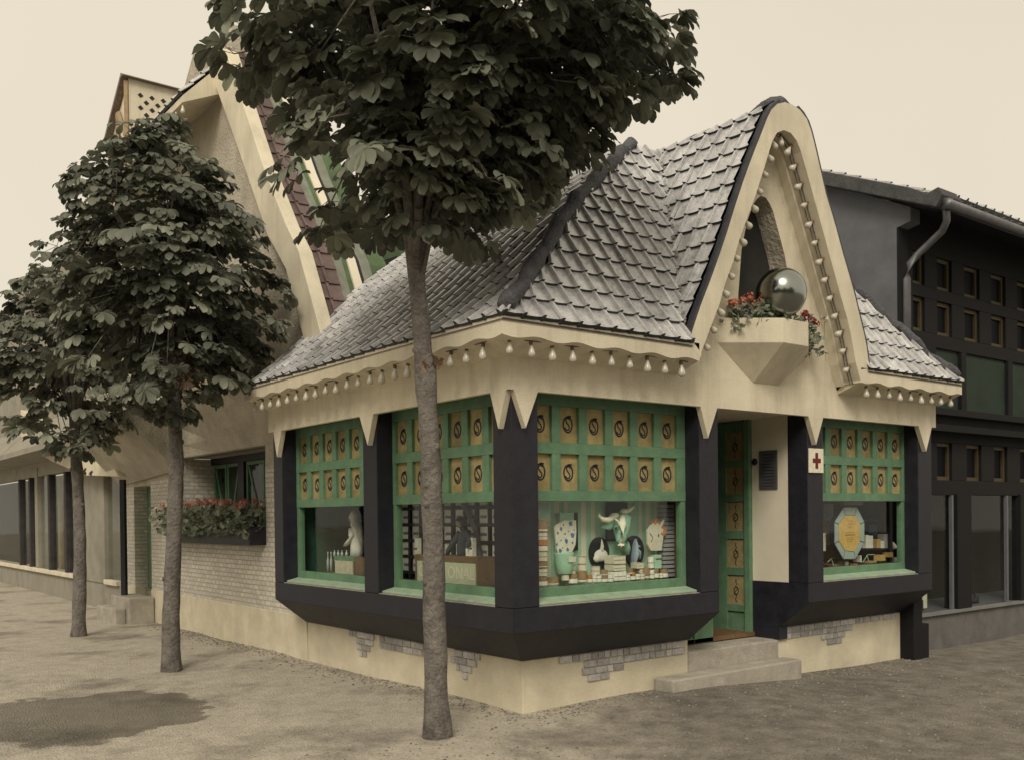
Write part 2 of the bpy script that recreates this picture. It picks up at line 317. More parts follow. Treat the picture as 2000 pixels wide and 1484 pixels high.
# deep inner lining of the arch (shallow step visible on the soffit)
lin = resamp([(3.854-.0, 2.678)]+INN[::-1][1:14], 20)
b = MB(); vs = []
for p in resamp(INN[13:], 24): vs += [(p[0]-.004, -.13, p[1]-.002), (p[0]-.03, -.13, p[1]-.012), (p[0]-.03, -.05, p[1]-.012), (p[0]-.004, -.05, p[1]-.002)]
fs = [(k*4+j, k*4+(j+1) % 4, (k+1)*4+(j+1) % 4, (k+1)*4+j) for k in range(23) for j in range(4)]+[(0, 1, 2, 3), (92, 93, 94, 95)]
b.add(vs, fs); part('arch_moulding', b, CREAMHI, PAV)
# ---- eave cornices: vertical face with wavy lower edge, sloping soffit to the fascia
def wave(t): return 2.688+.011*math.cos(2*PI*t/.375)
def cornice(t0, t1, f, mitre=False, shift0=None, end_close=True):
    """f(t, out, z) -> world; out = distance in front of the wall face"""
    n = max(8, int((t1-t0)/.03)); b = MB(); vs = []
    for i in range(n+1):
        t = t0+(t1-t0)*i/n
        for (o, z) in ((.30, 2.82), (.30, wave(t)), (.285, wave(t)+.002), (.05, 2.602), (.05, 2.64), (.28, 2.835)):
            tt = t
            if mitre: tt = max(t, -o)
            vs.append(f(tt, o, z))
    m_ = 6; fs = [(k*m_+j, k*m_+(j+1) % m_, (k+1)*m_+(j+1) % m_, (k+1)*m_+j) for k in range(n) for j in range(m_)]
    fs += [tuple(range(m_)), tuple(range(n*m_, n*m_+m_))]
    b.add(vs, fs); return part('eave_cornice', b, PLASTER, PAV)
cornice(-.3, 1.634, lambda t, o, z: (t, -o, z), mitre=True)
cornice(3.854, 5.69, lambda t, o, z: (t, -o, z))
cornice(-.3, YE, lambda t, o, z: (-o, t, z), mitre=True)
# joins between the cornice and the arch band feet
part('arch_foot', MB().py([(1.50, 2.818), (1.636, 2.70), (1.66, 2.74), (1.53, 2.85)], -.301, -.06), PLASTER, PAV)
part('arch_foot', MB().py([(3.842, 2.682), (4.0, 2.69), (3.992, 2.826), (3.84, 2.8)], -.301, -.06), PLASTER, PAV)
# ---- bulbs along eaves and arch
bm_ = MB(); bm_.lathe((0, 0, 0), [(.008, 0), (.011, -.012), (.012, -.028), (.019, -.05), (.026, -.072), (.027, -.086), (.021, -.1), (.008, -.108)], 12)
BULBME = bm_.mesh('light_bulb', BULB, smooth=True)
sm_ = MB(); sm_.lathe((0, 0, 0), [(.013, .012), (.014, -.004), (.012, -.022)], 8); SOCKME = sm_.mesh('bulb_socket', WOOD)
def bulb(p, d):
    o = bpy.data.objects.new('light_bulb', BULBME); COL.objects.link(o); o.parent = PAV; o.location = p
    d = Vector(d).normalized(); o.rotation_euler = Vector((0, 0, -1)).rotation_difference(d).to_euler(); ORG[o.name] = Vector(p)
    s = random.uniform(.92, 1.12); o.scale = (s, s, s)
    k = bpy.data.objects.new('bulb_socket', SOCKME); COL.objects.link(k); k.parent = o
for i in range(10): bulb((-.19+i*.187, -.235, 2.672), (random.uniform(-.05, .05), -.05, -1))
for i in range(21): bulb((-.235, .0+i*.196, 2.672), (-.05, random.uniform(-.05, .05), -1))
for i in range(9): bulb((4.03+i*.193, -.235, 2.672), (random.uniform(-.05, .05), -.05, -1))
ib = resamp(INN, 300); L_ = 0; nb = 27
pts = resamp(INN, nb+2)
for i in range(1, nb+1):
    p = pts[i]; a, c = pts[i-1], pts[i+1]; t = Vector((c[0]-a[0], 0, c[1]-a[1])).normalized(); nrm = Vector((t.z, 0, -t.x))
    bulb(Vector((p[0], -.235, p[1]))+nrm*.02, nrm+Vector((0, -.08, -.12)))
w = MB(); w.loft([(-.24, -.24+0*i, 2.684) for i in range(1)]+[(-.24+i*.1, -.245, 2.681+.006*math.sin(i*2)) for i in range(19)], .004, 5)
w.loft([(-.245, -.2+i*.1, 2.681+.006*math.sin(i*2)) for i in range(42)], .004, 5)
w.loft([(4.0+i*.1, -.245, 2.681+.006*math.sin(i*2)) for i in range(17)], .004, 5)
pw = resamp(INN, 60); w.loft([(p[0]+(.012 if p[0] < XP else -.012), -.22, p[1]-.004) for p in pw], .005, 5, up=Vector((0, 1, 0)))
w.loft([(p[0]+(.012 if p[0] < XP else -.012), -.19, p[1]-.004) for p in pw], .004, 5, up=Vector((0, 1, 0)))
part('bulb_wire', w, MORTAR, PAV)
# ---- roofs
GP = [(-.31, 2.815), (-.15, 3.03), (0, 3.27), (.25, 3.70), (.58, 4.26), (.9, 4.78), (.98, 4.9)]        # front slope (Y, Z)
HP = [(-.31, 2.815), (-.1, 2.97), (.36, 3.385), (.785, 3.80), (1.2, 4.14), (1.9, 4.67), (2.2, 4.9)]  # street slope (X, Z)
def inv(z, P): return float(np.interp(z, [p[1] for p in P], [p[0] for p in P]))
def tiles(name, prof, umap, u0, u1, w, rowh, clip, mats, parent, flip=False, lift=.024, rib=.028, amp=1.):
    P = np.array(prof, float); d = np.r_[0, np.cumsum(np.hypot(*np.diff(P, axis=0).T))]; Lt = d[-1]
    def S(u, v, h):
        v = min(max(v, -.02), Lt); a = float(np.interp(v, d, P[:, 0])); z = float(np.interp(v, d, P[:, 1]))
        a2 = float(np.interp(v+.05, d, P[:, 0]))-float(np.interp(v-.05, d, P[:, 0])); z2 = float(np.interp(v+.05, d, P[:, 1]))-float(np.interp(v-.05, d, P[:, 1]))
        l = math.hypot(a2, z2) or 1; na, nz = -z2/l, a2/l
        if flip: na, nz = -na, -nz
        if v < 0: a += -v*0; z += v
        return umap(u, a+na*h, z+nz*h)
    fr = [(0, 0), (.02, .9), (.06, 1), (.12, 1), (.17, .9), (.19, 0), (.6, -.04), (1, 0)]
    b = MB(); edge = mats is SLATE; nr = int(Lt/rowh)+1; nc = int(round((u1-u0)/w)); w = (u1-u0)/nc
    for r in range(nr):
        for c in range(nc):
            va, vb = r*rowh, min((r+1.12)*rowh, Lt); uu = u0+c*w
            lo, hi = clip(min((va+vb)/2, Lt), S)
            if uu+w < lo or uu > hi: continue
            j = random.uniform(-.004, .004)*amp; t = random.uniform(.82, 1.18)*random.choice((1, 1, 1, .85)); jl = random.uniform(-.003, .004); vs = []
            for e, (fv, lf) in enumerate(((va+j, lift+jl), (va+j, -.006), (vb, .001))):
                for k, (fu, h) in enumerate(fr):
                    dv = .006 if (k in (0, 7) and e < 2) else 0
                    lo2, hi2 = clip(min(fv, Lt), S)
                    u = min(max(uu+fu*w, lo2), hi2); vs.append(S(u, fv+dv-(.004 if .0 < h and e < 2 else 0), lf+(h*rib if e != 1 else 0)))
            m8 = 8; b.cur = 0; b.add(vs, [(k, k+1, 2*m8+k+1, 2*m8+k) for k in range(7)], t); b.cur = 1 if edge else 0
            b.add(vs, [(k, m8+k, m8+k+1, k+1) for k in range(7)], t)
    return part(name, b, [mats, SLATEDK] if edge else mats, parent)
gd = lambda v, S: S(0, v, 0)
OL = OUT[:12]; OR_ = OUT[14:][::-1]
def xin(z, side):
    if z > 4.93: return XP
    P = OR_ if side else OL
    return float(np.interp(z, [p[1] for p in P], [p[0] for p in P]))
# under-sheets close the roof below the tiles
b = MB(); zt = 5.19
hs = [(x, z-.03) for x, z in HP]; gs = [(y, z-.03) for y, z in GP]
vs = []; 
for (x, z) in hs: vs += [(x, inv(z+.03, GP), z), (x, 4.05, z)]
b.add(vs, [(2*i, 2*i+1, 2*i+3, 2*i+2) for i in range(len(hs)-1)])
vs = []
for (y, z) in gs: vs += [(inv(z+.03, HP), y, z), (xin(z+.03, 0)+.03, y, z), (xin(z+.03, 1)-.03, y, z), (5.39-inv(z+.03, HP), y, z)]
b.add(vs, [(4*i+j, 4*i+j+1, 4*i+j+5, 4*i+j+4) for i in range(len(gs)-1) for j in (0, 2)])
vs = []
for (x, z) in hs: vs += [(5.39-x, inv(z+.03, GP), z), (5.39-x, 4.05, z)]
b.add(vs, [(2*i, 2*i+1, 2*i+3, 2*i+2) for i in range(len(hs)-1)])
part('roof_deck', b, SLATEDK, PAV)
def clipF(v, S):
    z = S(0, v, 0)[2]; x = inv(z, HP); return (x+.0, xin(z, 0)+.04)
def clipF2(v, S):
    z = S(0, v, 0)[2]; x = inv(z, HP); return (xin(z, 1)-.04, 5.39-x)
def clipL(v, S):
    z = S(0, v, 0)[2]; return (inv(z, GP), 9)
def clipR(v, S):
    z = S(0, v, 0)[2]; return (inv(z, GP), 9)
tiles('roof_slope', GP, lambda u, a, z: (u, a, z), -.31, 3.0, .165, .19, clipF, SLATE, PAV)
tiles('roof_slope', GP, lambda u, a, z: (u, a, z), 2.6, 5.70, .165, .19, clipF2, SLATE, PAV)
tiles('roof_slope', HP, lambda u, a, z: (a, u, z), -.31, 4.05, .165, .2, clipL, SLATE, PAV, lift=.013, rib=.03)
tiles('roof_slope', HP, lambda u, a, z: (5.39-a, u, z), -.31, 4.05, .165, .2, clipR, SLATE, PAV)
# dormer roof, extruded arch outline running back into the front slope
kt = 12
DL = [(p[0]-.004, p[1]+.003) for p in OUT[:12]]; DR = [(p[0]+.004, p[1]+.003) for p in OUT[:12:-1]]
def clipD(v, S):
    p = S(0, v, 0); z = p[2]; return (-.24, inv(z, GP)+.14)
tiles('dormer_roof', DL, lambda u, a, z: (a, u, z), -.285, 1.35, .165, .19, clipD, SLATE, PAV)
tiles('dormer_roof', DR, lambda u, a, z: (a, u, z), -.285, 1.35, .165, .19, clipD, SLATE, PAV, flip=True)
b = MB(); vs = []
for p in OUT: q = (XP+(p[0]-XP)*.96, p[1]-.05); vs += [(q[0], -.2, q[1]), (q[0], max(-.2, inv(q[1], GP)+.2), q[1])]
b.add(vs, [(2*i, 2*i+1, 2*i+3, 2*i+2) for i in range(len(OUT)-1)]); part('roof_deck', b, SLATEDK, PAV)
# dark verge strips
def strip(ptsa, w0, y0, y1, nm='verge_trim'):
    b = MB(); vs = []; P = resamp(ptsa, 30)
    for k, p in enumerate(P):
        a, c = P[max(k-1, 0)], P[min(k+1, 29)]; t = Vector((c[0]-a[0], c[1]-a[1])).normalized(); nn = Vector((-t.y, t.x))
        for (o, y) in ((-.01, y0), (w0, y0), (w0, y1), (-.01, y1)): vs.append((p[0]+nn.x*o, y, p[1]+nn.y*o))
    b.add(vs, [(k*4+j, k*4+(j+1) % 4, (k+1)*4+(j+1) % 4, (k+1)*4+j) for k in range(29) for j in range(4)]+[(0, 1, 2, 3), (116, 117, 118, 119)])
    part(nm, b, SLATEDK, PAV)
strip(OUT[:12], .024, -.298, -.24); strip(OUT[13:], .024, -.298, -.24)
# ---- lumpy ridge caps
def cap(path, r, label=None, amp=.5, freq=6, seg=14):
    b = MB(); P = [Vector(p) for p in path]; n = 60; d = [0]
    for a, c in zip(P, P[1:]): d.append(d[-1]+(c-a).length)
    Q = [Vector([float(np.interp(t, d, [p[k] for p in P])) for k in range(3)]) for t in np.linspace(0, d[-1], n)]
    rr = []
    for i, q in enumerate(Q):
        s = d[-1]*i/(n-1); q.z += .018*math.sin(s*freq)+.01*math.sin(s*freq*2.3); rr.append(r*(1+.15*math.sin(s*freq+1)+.12*random.random()))
    rr[0] *= .9; b.loft(Q, rr, seg, wob=amp); return part('ridge_cap', b, MORTAR, PAV, smooth=True, label=label)
hip = [(inv(z, HP), inv(z, GP), z+.02) for z in (2.86, 3.0, 3.2, 3.4, 3.6, 3.8, 4.0, 4.2, 4.4, 4.6, 4.8, 4.88)]
cap(hip, .054, amp=.22, freq=11)
cap([(5.39-x, y, z) for x, y, z in hip], .046, amp=.22, freq=11)
cap([(XP, -.262, 4.905), (XP, 0, 4.93), (XP, .3, 4.90), (XP, .6, 4.89), (XP, .9, 4.90), (XP, 1.15, 4.90)], .10, amp=.3, freq=8)
part('roof_deck', MB().box(2.18, .99, 4.80, 3.21, 4.05, 4.88), SLATEDK, PAV)
# valley flashing of broken mortar
b = MB(); 
for k in range(70):
    z = 2.86+(4.75-2.86)*k/69; xx = float(np.interp(z, [p[1] for p in OUT[:13]], [p[0] for p in OUT[:13]])); y = inv(z, GP)
    b.ball((xx+random.uniform(-.02, .01), y-.02+random.uniform(-.015, .015), z+.02), [random.uniform(.01, .024) for _ in range(3)], 6, 4, random.uniform(.8, 1.3))
part('valley_mortar', b, mat('valley_mortar', (.30, .28, .25), .9, .4, 20, .5, tint=True), PAV)
# ---- recess, ceiling, interior shell
part('door_recess_wall', MB().box(3.452, .222, .80, 3.56, .64, 2.42), CREAMHI, PAV)
part('recess_skirting', MB().box(3.448, .33, .288, 3.57, .645, .80), BLACK, PAV)
part('recess_ceiling', MB().box(2.0, -.001, 2.40, 3.75, 1.6, 2.46), PLASTER, PAV)
part('recess_side_wall', MB().box(2.05, .222, .842, 2.19, .6, 2.42), BLACK, PAV)
b = MB(); b.box(.3, .3, 2.55, 5.5, 3.92, 2.6)
part('interior_ceiling', b, PLASTER, PAV)
part('interior_floor', MB().box(.62, .62, .30, 5.55, 3.95, .34), WOOD, PAV)
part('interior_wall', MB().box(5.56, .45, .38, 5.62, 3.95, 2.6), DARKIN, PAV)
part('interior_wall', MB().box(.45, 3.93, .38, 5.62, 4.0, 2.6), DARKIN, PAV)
part('threshold', MB().box(2.2, .40, .2, 3.46, 1.7, .29), STONE, PAV)
# ================================================================ windows, door, planter on the pavilion
def mapY(a, d, z): return (a, d, z)
def mapX(a, d, z): return (d, a, z)
def emb_pts(ca, cz, s, f, d):
    """strokes of the painted round S monogram, s = half height"""
    ring = [f(ca+s*.74*math.sin(t), d, cz+s*math.cos(t)) for t in np.linspace(-.15, 2*PI-.1, 26)]
    flick = [f(ca-s*.1, d, cz+s*.98), f(ca+s*.25, d, cz+s*1.1), f(ca+s*.62, d, cz+s*1.02)]
    S = [(.38, .62), (.22, .80), (-.05, .84), (-.28, .66), (-.26, .38), (-.05, .12), (.2, -.12), (.3, -.42), (.12, -.68), (-.15, -.72), (-.38, -.52), (-.46, -.36)]
    S = [f(ca+s*x, d, cz+s*z) for x, z in S]
    return ring, flick, S
def window(f, a0, a1, name, off, sgn=1, mir=False):
    B = lambda mb, u0, d0, z0, u1, d1, z1: mb.box(*[min(p, q) for p, q in zip(f(u0, d0, z0), f(u1, d1, z1))], *[max(p, q) for p, q in zip(f(u0, d0, z0), f(u1, d1, z1))])
    d0, d1 = .152, .215
    m_ = MB(); cols = [off+.272*k for k in range(6)]; pw = .188
    B(m_, a0, d0, 2.315, a1, d1, 2.40); B(m_, a0, d0, 1.955, a1, d1, 2.04); B(m_, a0, d0, 1.60, a1, d1, 1.682)
    edges = [a0]+[x for c in cols for x in (c, c+pw)]+[a1]
    for i in range(0, len(edges), 2):
        for z0, z1 in ((1.682, 1.955), (2.04, 2.315)): B(m_, edges[i], d0+.001, z0, edges[i+1], d1, z1)
    B(m_, a0, d0+.004, .955, a0+.055, d1, 1.60); B(m_, a1-.055, d0+.004, .955, a1, d1, 1.60); B(m_, a0, d0+.002, .885, a1, d1, .957)
    fr = part('window_frame', m_, GREEN, PAV, bevel=.003)
    s_ = MB(); pf = [(.035, .846), (.035, .862), (.155, .889), (.155, .846)]
    s_.prism(pf, lambda p: f(a0+.002, p[0], p[1]), lambda p: f(a1-.002, p[0], p[1])); part('sill', s_, GREENLT, fr, bevel=.003)
    g_ = MB(); B(g_, a0+.05, .183, .95, a1-.05, .187, 1.605); part('pane', g_, GLASS, fr)
    for c in cols:
        for z0, z1 in ((1.682, 1.955), (2.04, 2.315)):
            p_ = MB(); B(p_, c-.004, .182, z0-.004, c+pw+.004, .196, z1+.004); p_.t = [random.uniform(.8, 1.2)]*len(p_.v); part('transom_panel', p_, AMBER, fr)
            e_ = MB(); cc = c+pw/2; nrm = Vector(f(0, -1, 0))
            ra = (lambda a, d, z: f(2*cc-a, d, z)) if mir else f
            for st, wd in zip(emb_pts(cc+random.uniform(-.003, .003), (z0+z1)/2+random.uniform(-.005, .005), .059, ra, .1815), (.0125, .012, .011)): e_.ribbon(st, wd, nrm, .002)
            part('monogram', e_, BLACK, fr)
    # showcase shell behind the glass
    return fr
W3 = window(mapY, .243, 1.961, 'w', .315); W4 = window(mapY, 3.686, 5.357, 'w', 3.764)
W2 = window(mapX, .22, 1.889, 'w', .292, mir=True); W1 = window(mapX, 2.135, 3.81, 'w', 2.209, mir=True)
# ---- door leaf (open, swung inwards) and the closed leaf
def door_leaf(name, f, a0, a1, dpth, pa0, pa1):
    B = lambda mb, u0, d0, z0, u1, d1, z1: mb.box(*[min(p, q) for p, q in zip(f(u0, d0, z0), f(u1, d1, z1))], *[max(p, q) for p, q in zip(f(u0, d0, z0), f(u1, d1, z1))])
    rows = [(2.016, 2.29), (1.68, 1.955), (1.322, 1.608), (.958, 1.24), (.595, .882), (.345, .525)]
    m_ = MB(); d0, d1 = dpth
    B(m_, a0, d0, .296, pa0, d1, 2.39); B(m_, pa1, d0, .296, a1, d1, 2.39); zz = 2.39
    for z0, z1 in rows: B(m_, pa0, d0, z1, pa1, d1, zz); zz = z0
    B(m_, pa0, d0, .296, pa1, d1, zz); B(m_, pa0, d0+(d1-d0)*.4, .345, pa1, d1, .525)
    dr = part('door', m_, GREEN, PAV, bevel=.003, label=name)
    s = 1 if d1 > d0 else -1
    for z0, z1 in rows[:5]:
        p_ = MB(); B(p_, pa0-.003, d0+s*.014, z0-.003, pa1+.003, d1-s*.004, z1+.003); part('door_panel', p_, AMBER, dr)
        e_ = MB(); c, cz = (pa0+pa1)/2, (z0+z1)/2-.01; d_ = d0+s*.0135; nrm = Vector(f(0, -s, 0))
        e_.ribbon([f(c+.027*math.sin(t), d_, cz+.036*math.cos(t)) for t in np.linspace(0, 2*PI, 20)], .009, nrm, .002)
        e_.ribbon([f(c+x, d_, cz+z) for x, z in ((0, .115), (.004, .085), (-.012, .066), (.008, .046), (-.016, .02), (.008, -.004), (.02, -.03), (-.006, -.052), (.008, -.08), (-.004, -.112))], .007, nrm, .002)
        part('monogram', e_, BLACK, dr)
    return dr
dl = door_leaf('open green door leaf with amber panels', mapX, .66, 1.24, (3.42, 3.465), .725, .935)
dc = door_leaf('closed green door leaf', mapY, 2.2, 2.84, (.62, .665), 2.36, 2.58)
h = MB(); h.lathe((3.40, 1.20, 1.32), [(.008, 0), (.008, .02)], 8); h.loft([(3.42, 1.19, 1.35), (3.38, 1.19, 1.35), (3.37, 1.19, 1.25), (3.40, 1.19, 1.23)], .008, 8); part('handle', h, METAL, dl)
part('door_jamb', MB().box(3.40, .641, .296, 3.452, .70, 2.40), GREEN, PAV)
# ---- half-hexagonal plaster flower trough under the dormer opening
b = MB(); Yw, Yf = -.047, -.37
top = [(2.14, Yw), (2.605, Yf), (2.95, Yf), (3.41, Yw)]
zt, zm, zb = 3.12, 2.915, 2.61
vs = [(x, y, zt) for x, y in top]+[(x, y, zm) for x, y in top]+[(2.605, Yw, zb), (2.95, Yw, zb)]+[(2.20, Yw, zt), (2.625, Yf+.035, zt), (2.93, Yf+.035, zt), (3.35, Yw, zt)]+[(2.20, Yw, zt-.05), (2.625, Yf+.035, zt-.05), (2.93, Yf+.035, zt-.05), (3.35, Yw, zt-.05)]
fs = [(0, 1, 5, 4), (1, 2, 6, 5), (2, 3, 7, 6), (4, 5, 8), (5, 6, 9, 8), (6, 7, 9), (0, 1, 11, 10), (1, 2, 12, 11), (2, 3, 13, 12), (10, 11, 15, 14), (11, 12, 16, 15), (12, 13, 17, 16), (14, 15, 16, 17), (4, 8, 9, 7, 3, 0)]
b.add(vs, fs); part('flower_trough', b, PLASTER, PAV, bevel=.004)
# ---- fittings by the door
cross = thing('first_aid_sign', (3.565, -.01, 1.96), 'small white sign with a dark red cross on the navy post right of the door', 'sign')
b = MB().box(3.452, -.016, 1.86, 3.672, -.002, 2.085); part('board', b, CREAM, cross, bevel=.003)
b = MB(); b.box(3.543, -.0195, 1.90, 3.583, -.0165, 2.045); b.box(3.503, -.0195, 1.953, 3.5428, -.0165, 1.993); b.box(3.5832, -.0195, 1.953, 3.625, -.0165, 1.993); part('red_cross', b, RED, cross)
pq = thing('wall_plaque', (3.43, .42, 1.95), 'dark engraved plaque on the cream side wall of the door recess', 'plaque')
part('plate', MB().box(3.438, .335, 1.72, 3.451, .545, 2.09), METAL, pq, bevel=.003)
b = MB()
for k in range(11):
    z = 2.05-k*.03; a = .36+random.uniform(0, .02); b.box(3.4365, a, z-.003, 3.4378, .52-random.uniform(0, .04), z+.003)
part('engraved_lines', b, BLACK, pq)
b = MB(); b.lathe((3.452, .60, 1.99), [(.03, 0), (.034, .01), (.028, .022), (.012, .028)], 16, axis=Vector((-1, 0, 0))); solo('door_bell', b, BLACK, (3.452, .60, 1.99), 'round black bell push beside the plaque in the door recess', 'bell', smooth=True)
# ---- stone steps
b = MB(); b.box(2.205, .352, -.12, 3.468, .62, .286); o = solo('stone_step', b, STONE, (2.8, .5, 0), 'upper rough stone step, straight below the green door', 'step', 'stone steps at the shop door', bevel=.014)
b = MB(); b.box(1.76, .13, -.12, 3.52, .345, .118); o = solo('stone_step', b, STONE, (2.7, .25, 0), 'lower longer stone step lying on the gravel', 'step', 'stone steps at the shop door', bevel=.016)
# ---- silvered garden ball above the trough
MIRR = mat('silvered_glass', (.30, .32, .30), .18, .04, 3, .0, metal=1.)
c = at(1525.5, 573, 1, -.275); b = MB(); b.ball(c, .214, 32, 20); b.lathe((c.x, c.y, c.z-.24), [(.05, 0), (.045, .05), (.06, .07)], 14)
solo('garden_ball', b, MIRR, tuple(c), 'large silvered mirror ball resting among geraniums in the plaster trough', 'ball', smooth=True)
# ---- geranium plants
def geraniums(name, label, cat, spots, nleaf, nfl, cols, leafr=.028, droop=.1, stem=.08, group=None):
    """spots: list of (x, y, z, radius, height)"""
    c0 = Vector(spots[0][:3]); t = thing(name, tuple(c0), label, cat, group); L = MB(); st = MB()
    for _ in range(nleaf):
        s = random.choice(spots); p = Vector((s[0]+random.gauss(0, s[3]*.5), s[1]+random.gauss(0, s[3]*.4), s[2]+random.uniform(-droop, s[4])))
        n_ = Vector((random.uniform(-1, .3), random.uniform(-1, .3), random.uniform(-.1, 1.2))).normalized(); a = n_.orthogonal().normalized(); c = n_.cross(a); r = leafr*random.uniform(.6, 1.3)
        th0 = random.uniform(0, 6.28); vs = [p]; 
        for k in range(9):
            th = th0+k*2*PI/9*.93; q = r*(1 if k % 2 else .82); vs.append(p+a*math.cos(th)*q+c*math.sin(th)*q+n_*r*.35)
        L.add(vs, [(0, k, k+1) for k in range(1, 9)], random.uniform(.5, 1.5))
        if random.random() < .3: st.loft([p, p-Vector((0, 0, random.uniform(.03, .08)))], .0025, 4, tint=.8)
    for i in range(nfl):
        s = random.choice(spots); p = Vector((s[0]+random.gauss(0, s[3]*.55), s[1]+random.gauss(0, s[3]*.3)-.02, s[2]+s[4]+random.uniform(-.02, stem)))
        col = random.choice(cols); F = MB(); R_ = random.uniform(.028, .05)
        for _ in range(26):
            d = Vector((random.gauss(0, 1), random.gauss(0, 1), random.gauss(.3, 1))).normalized(); q = p+d*R_*random.uniform(.6, 1); a = d.orthogonal().normalized(); c = d.cross(a); r = .013*random.uniform(.7, 1.3)
            vs = [q]+[q+a*math.cos(h)*r+c*math.sin(h)*r+d*.004*(1 if k % 2 else -1) for k, h in enumerate(np.linspace(0, 2*PI, 6)[:-1])]
            F.add(vs, [(0, k, k % 5+1) for k in range(1, 6)], random.uniform(.75, 1.25))
        st.loft([p-Vector((0, 0, R_*.5)), (p.x+random.uniform(-.02, .02), p.y+.01, s[2]+.01)], .003, 4)
        part('flower_head', F, col, t, fix=False)
    part('stems', st, LEAF2, t); part('foliage', L, LEAF2, t, fix=False); return t
FR1 = leafmat('scarlet_petals', (.52, .19, .11)); FR2 = leafmat('salmon_petals', (.66, .37, .31)); FW = leafmat('white_petals', (.62, .58, .52)); FR3 = leafmat('crimson_petals', (.26, .035, .04))
geraniums('geranium_plant', 'scarlet and white geranium at the left end of the trough, left of the mirror ball', 'plant', [(2.32, -.12, 3.12, .12, .12), (2.5, -.2, 3.12, .12, .13), (2.62, -.24, 3.12, .1, .14)], 330, 8, [FR1, FR1, FW, FR1], group='geraniums in the plaster trough')
geraniums('geranium_plant', 'straggling geranium with white and crimson heads spilling over the right end of the trough', 'plant', [(3.15, -.16, 3.12, .13, .1), (3.28, -.16, 3.05, .12, .1), (3.02, -.2, 3.12, .08, .08)], 260, 5, [FW, FR3, FW], group='geraniums in the plaster trough', droop=.16)
# ================================================================ goods in the four show windows
# -- window left of the door (bull head)
YB = .43
def pY(u, v, y=YB): return at(u, v, 1, y)
def pX(u, v, x=YB): return at(u, v, 0, x)
def zc(x, y): return (1040+x/6.25, 960+y/6.25)
# floors and partitions of the showcases
part('showcase_floor', MB().box(.22, .22, .90, 2.1, .80, .925), WOOD, PAV); part('showcase_floor', MB().box(.22, .81, .90, .95, 3.9, .925), WOOD, PAV)
part('showcase_floor', MB().box(3.6, .22, .90, 5.5, .95, .925), WOOD, PAV)
part('showcase_side', MB().box(2.03, .22, .85, 2.045, 1.0, 2.5), WOOD, PAV); part('showcase_side', MB().box(3.58, .66, .5, 3.59, 2.0, 2.5), WOOD, PAV)
MINT = mat('mint_distemper', (.42, .66, .48), .9, .1, 5); CREAMW = mat('cream_distemper', (.82, .76, .62), .9, .06, 5)
b = MB(); xs = [pY(zc(x, 600)[0], 1050, YB).x for x in (60, 220, 275, 330, 390, 435, 595, 655, 715, 765, 1300, 1335, 1385, 1440, 1490, 1540, 1590, 1770, 1830)]
x_prev = xs[0]-.25
for i, x in enumerate(xs+[2.03]):
    b.cur = i % 2; b.box(x_prev, YB, .926, x, YB+.015, 1.75); x_prev = x
bp = solo('striped_backdrop', b, [MINT, CREAMW], (1.1, YB, .926), 'mint and cream striped backdrop behind the bull head in the front show window', 'backdrop')
def rectY(mb, x0, y0, x1, y1, d, th):
    p = pY(*zc(x0, y1), d); q = pY(*zc(x1, y0), d); mb.box(p.x, d, p.z, q.x, d+th, q.z); return p, q
b = MB(); p, q = rectY(b, 915, 130, 1160, 600, YB-.03, .02); solo('black_board', b, BLACK, (p.x, YB-.03, p.z), 'tall black board on the striped backdrop behind the bull head', 'board')
b = MB(); p, q = rectY(b, 505, 250, 553, 715, YB-.03, .02); solo('black_board', b, BLACK, (p.x, YB-.03, p.z), 'narrow black board at the right edge of the spotted cow picture', 'board')
b = MB(); p, q = rectY(b, 335, 250, 505, 400, YB-.05, .02); solo('green_card', b, MINT, (p.x, YB-.05, p.z), 'plain green card above the blue spotted cow picture', 'card')
b = MB(); p, q = rectY(b, 70, 130, 207, 330, YB-.12, .03); solo('green_card', b, mat('pale_mint', (.36, .5, .40), .9, .1, 5), (p.x, YB-.12, p.z), 'pale mint card over the jars in the upper left corner of the window', 'card')
# bull head
BULLG = mat('bull_green', (.26, .46, .33), .6, .2, 8, .2, 40); BULLC = mat('bull_cream', (.84, .80, .62), .6, .1, 8, .2, 40)
yb = .32
bull = thing('bull_head', tuple(pY(1212, 1060, yb)), 'green and cream modelled bull head with long curved horns on the black board', 'bull head')
P = lambda x, y, dy=0: pY(*zc(x, y), yb+dy)
b = MB()
b.loft([P(1070, 265, .08), P(1080, 330), P(1085, 420, -.03), P(1085, 520, -.05), P(1085, 600, -.07), P(1100, 660, -.08), P(1100, 690, -.07)], [(.045, .03), (.085, .06), (.075, .06), (.055, .05), (.042, .042), (.043, .04), (.02, .02)], 16)
b.ball(P(1030, 440, -.05), (.028, .02, .02), 10, 6); b.ball(P(1150, 410, -.05), (.028, .02, .02), 10, 6)
b.loft([P(1110, 640, .02), P(1135, 700, .03), P(1140, 765, .03)], [.05, .045, .03], 12)
part('head', b, BULLG, bull, smooth=True)
b = MB(); b.loft([P(1095, 290, -.05), P(1105, 400, -.105), P(1095, 520, -.115), P(1085, 620, -.125)], [(.02, .012), (.03, .012), (.018, .01), (.022, .012)], 10)
b.ball(P(1000, 290, -.01), (.05, .03, .026), 10, 6); b.ball(P(1110, 245, -.01), (.035, .03, .03), 10, 6); b.loft([P(1010, 330, -.06), P(1050, 360, -.08), P(1050, 430, -.07)], .008, 6); b.ball(P(1082, 650, -.12), (.035, .02, .018), 10, 6)
part('blaze', b, BULLC, bull, smooth=True)
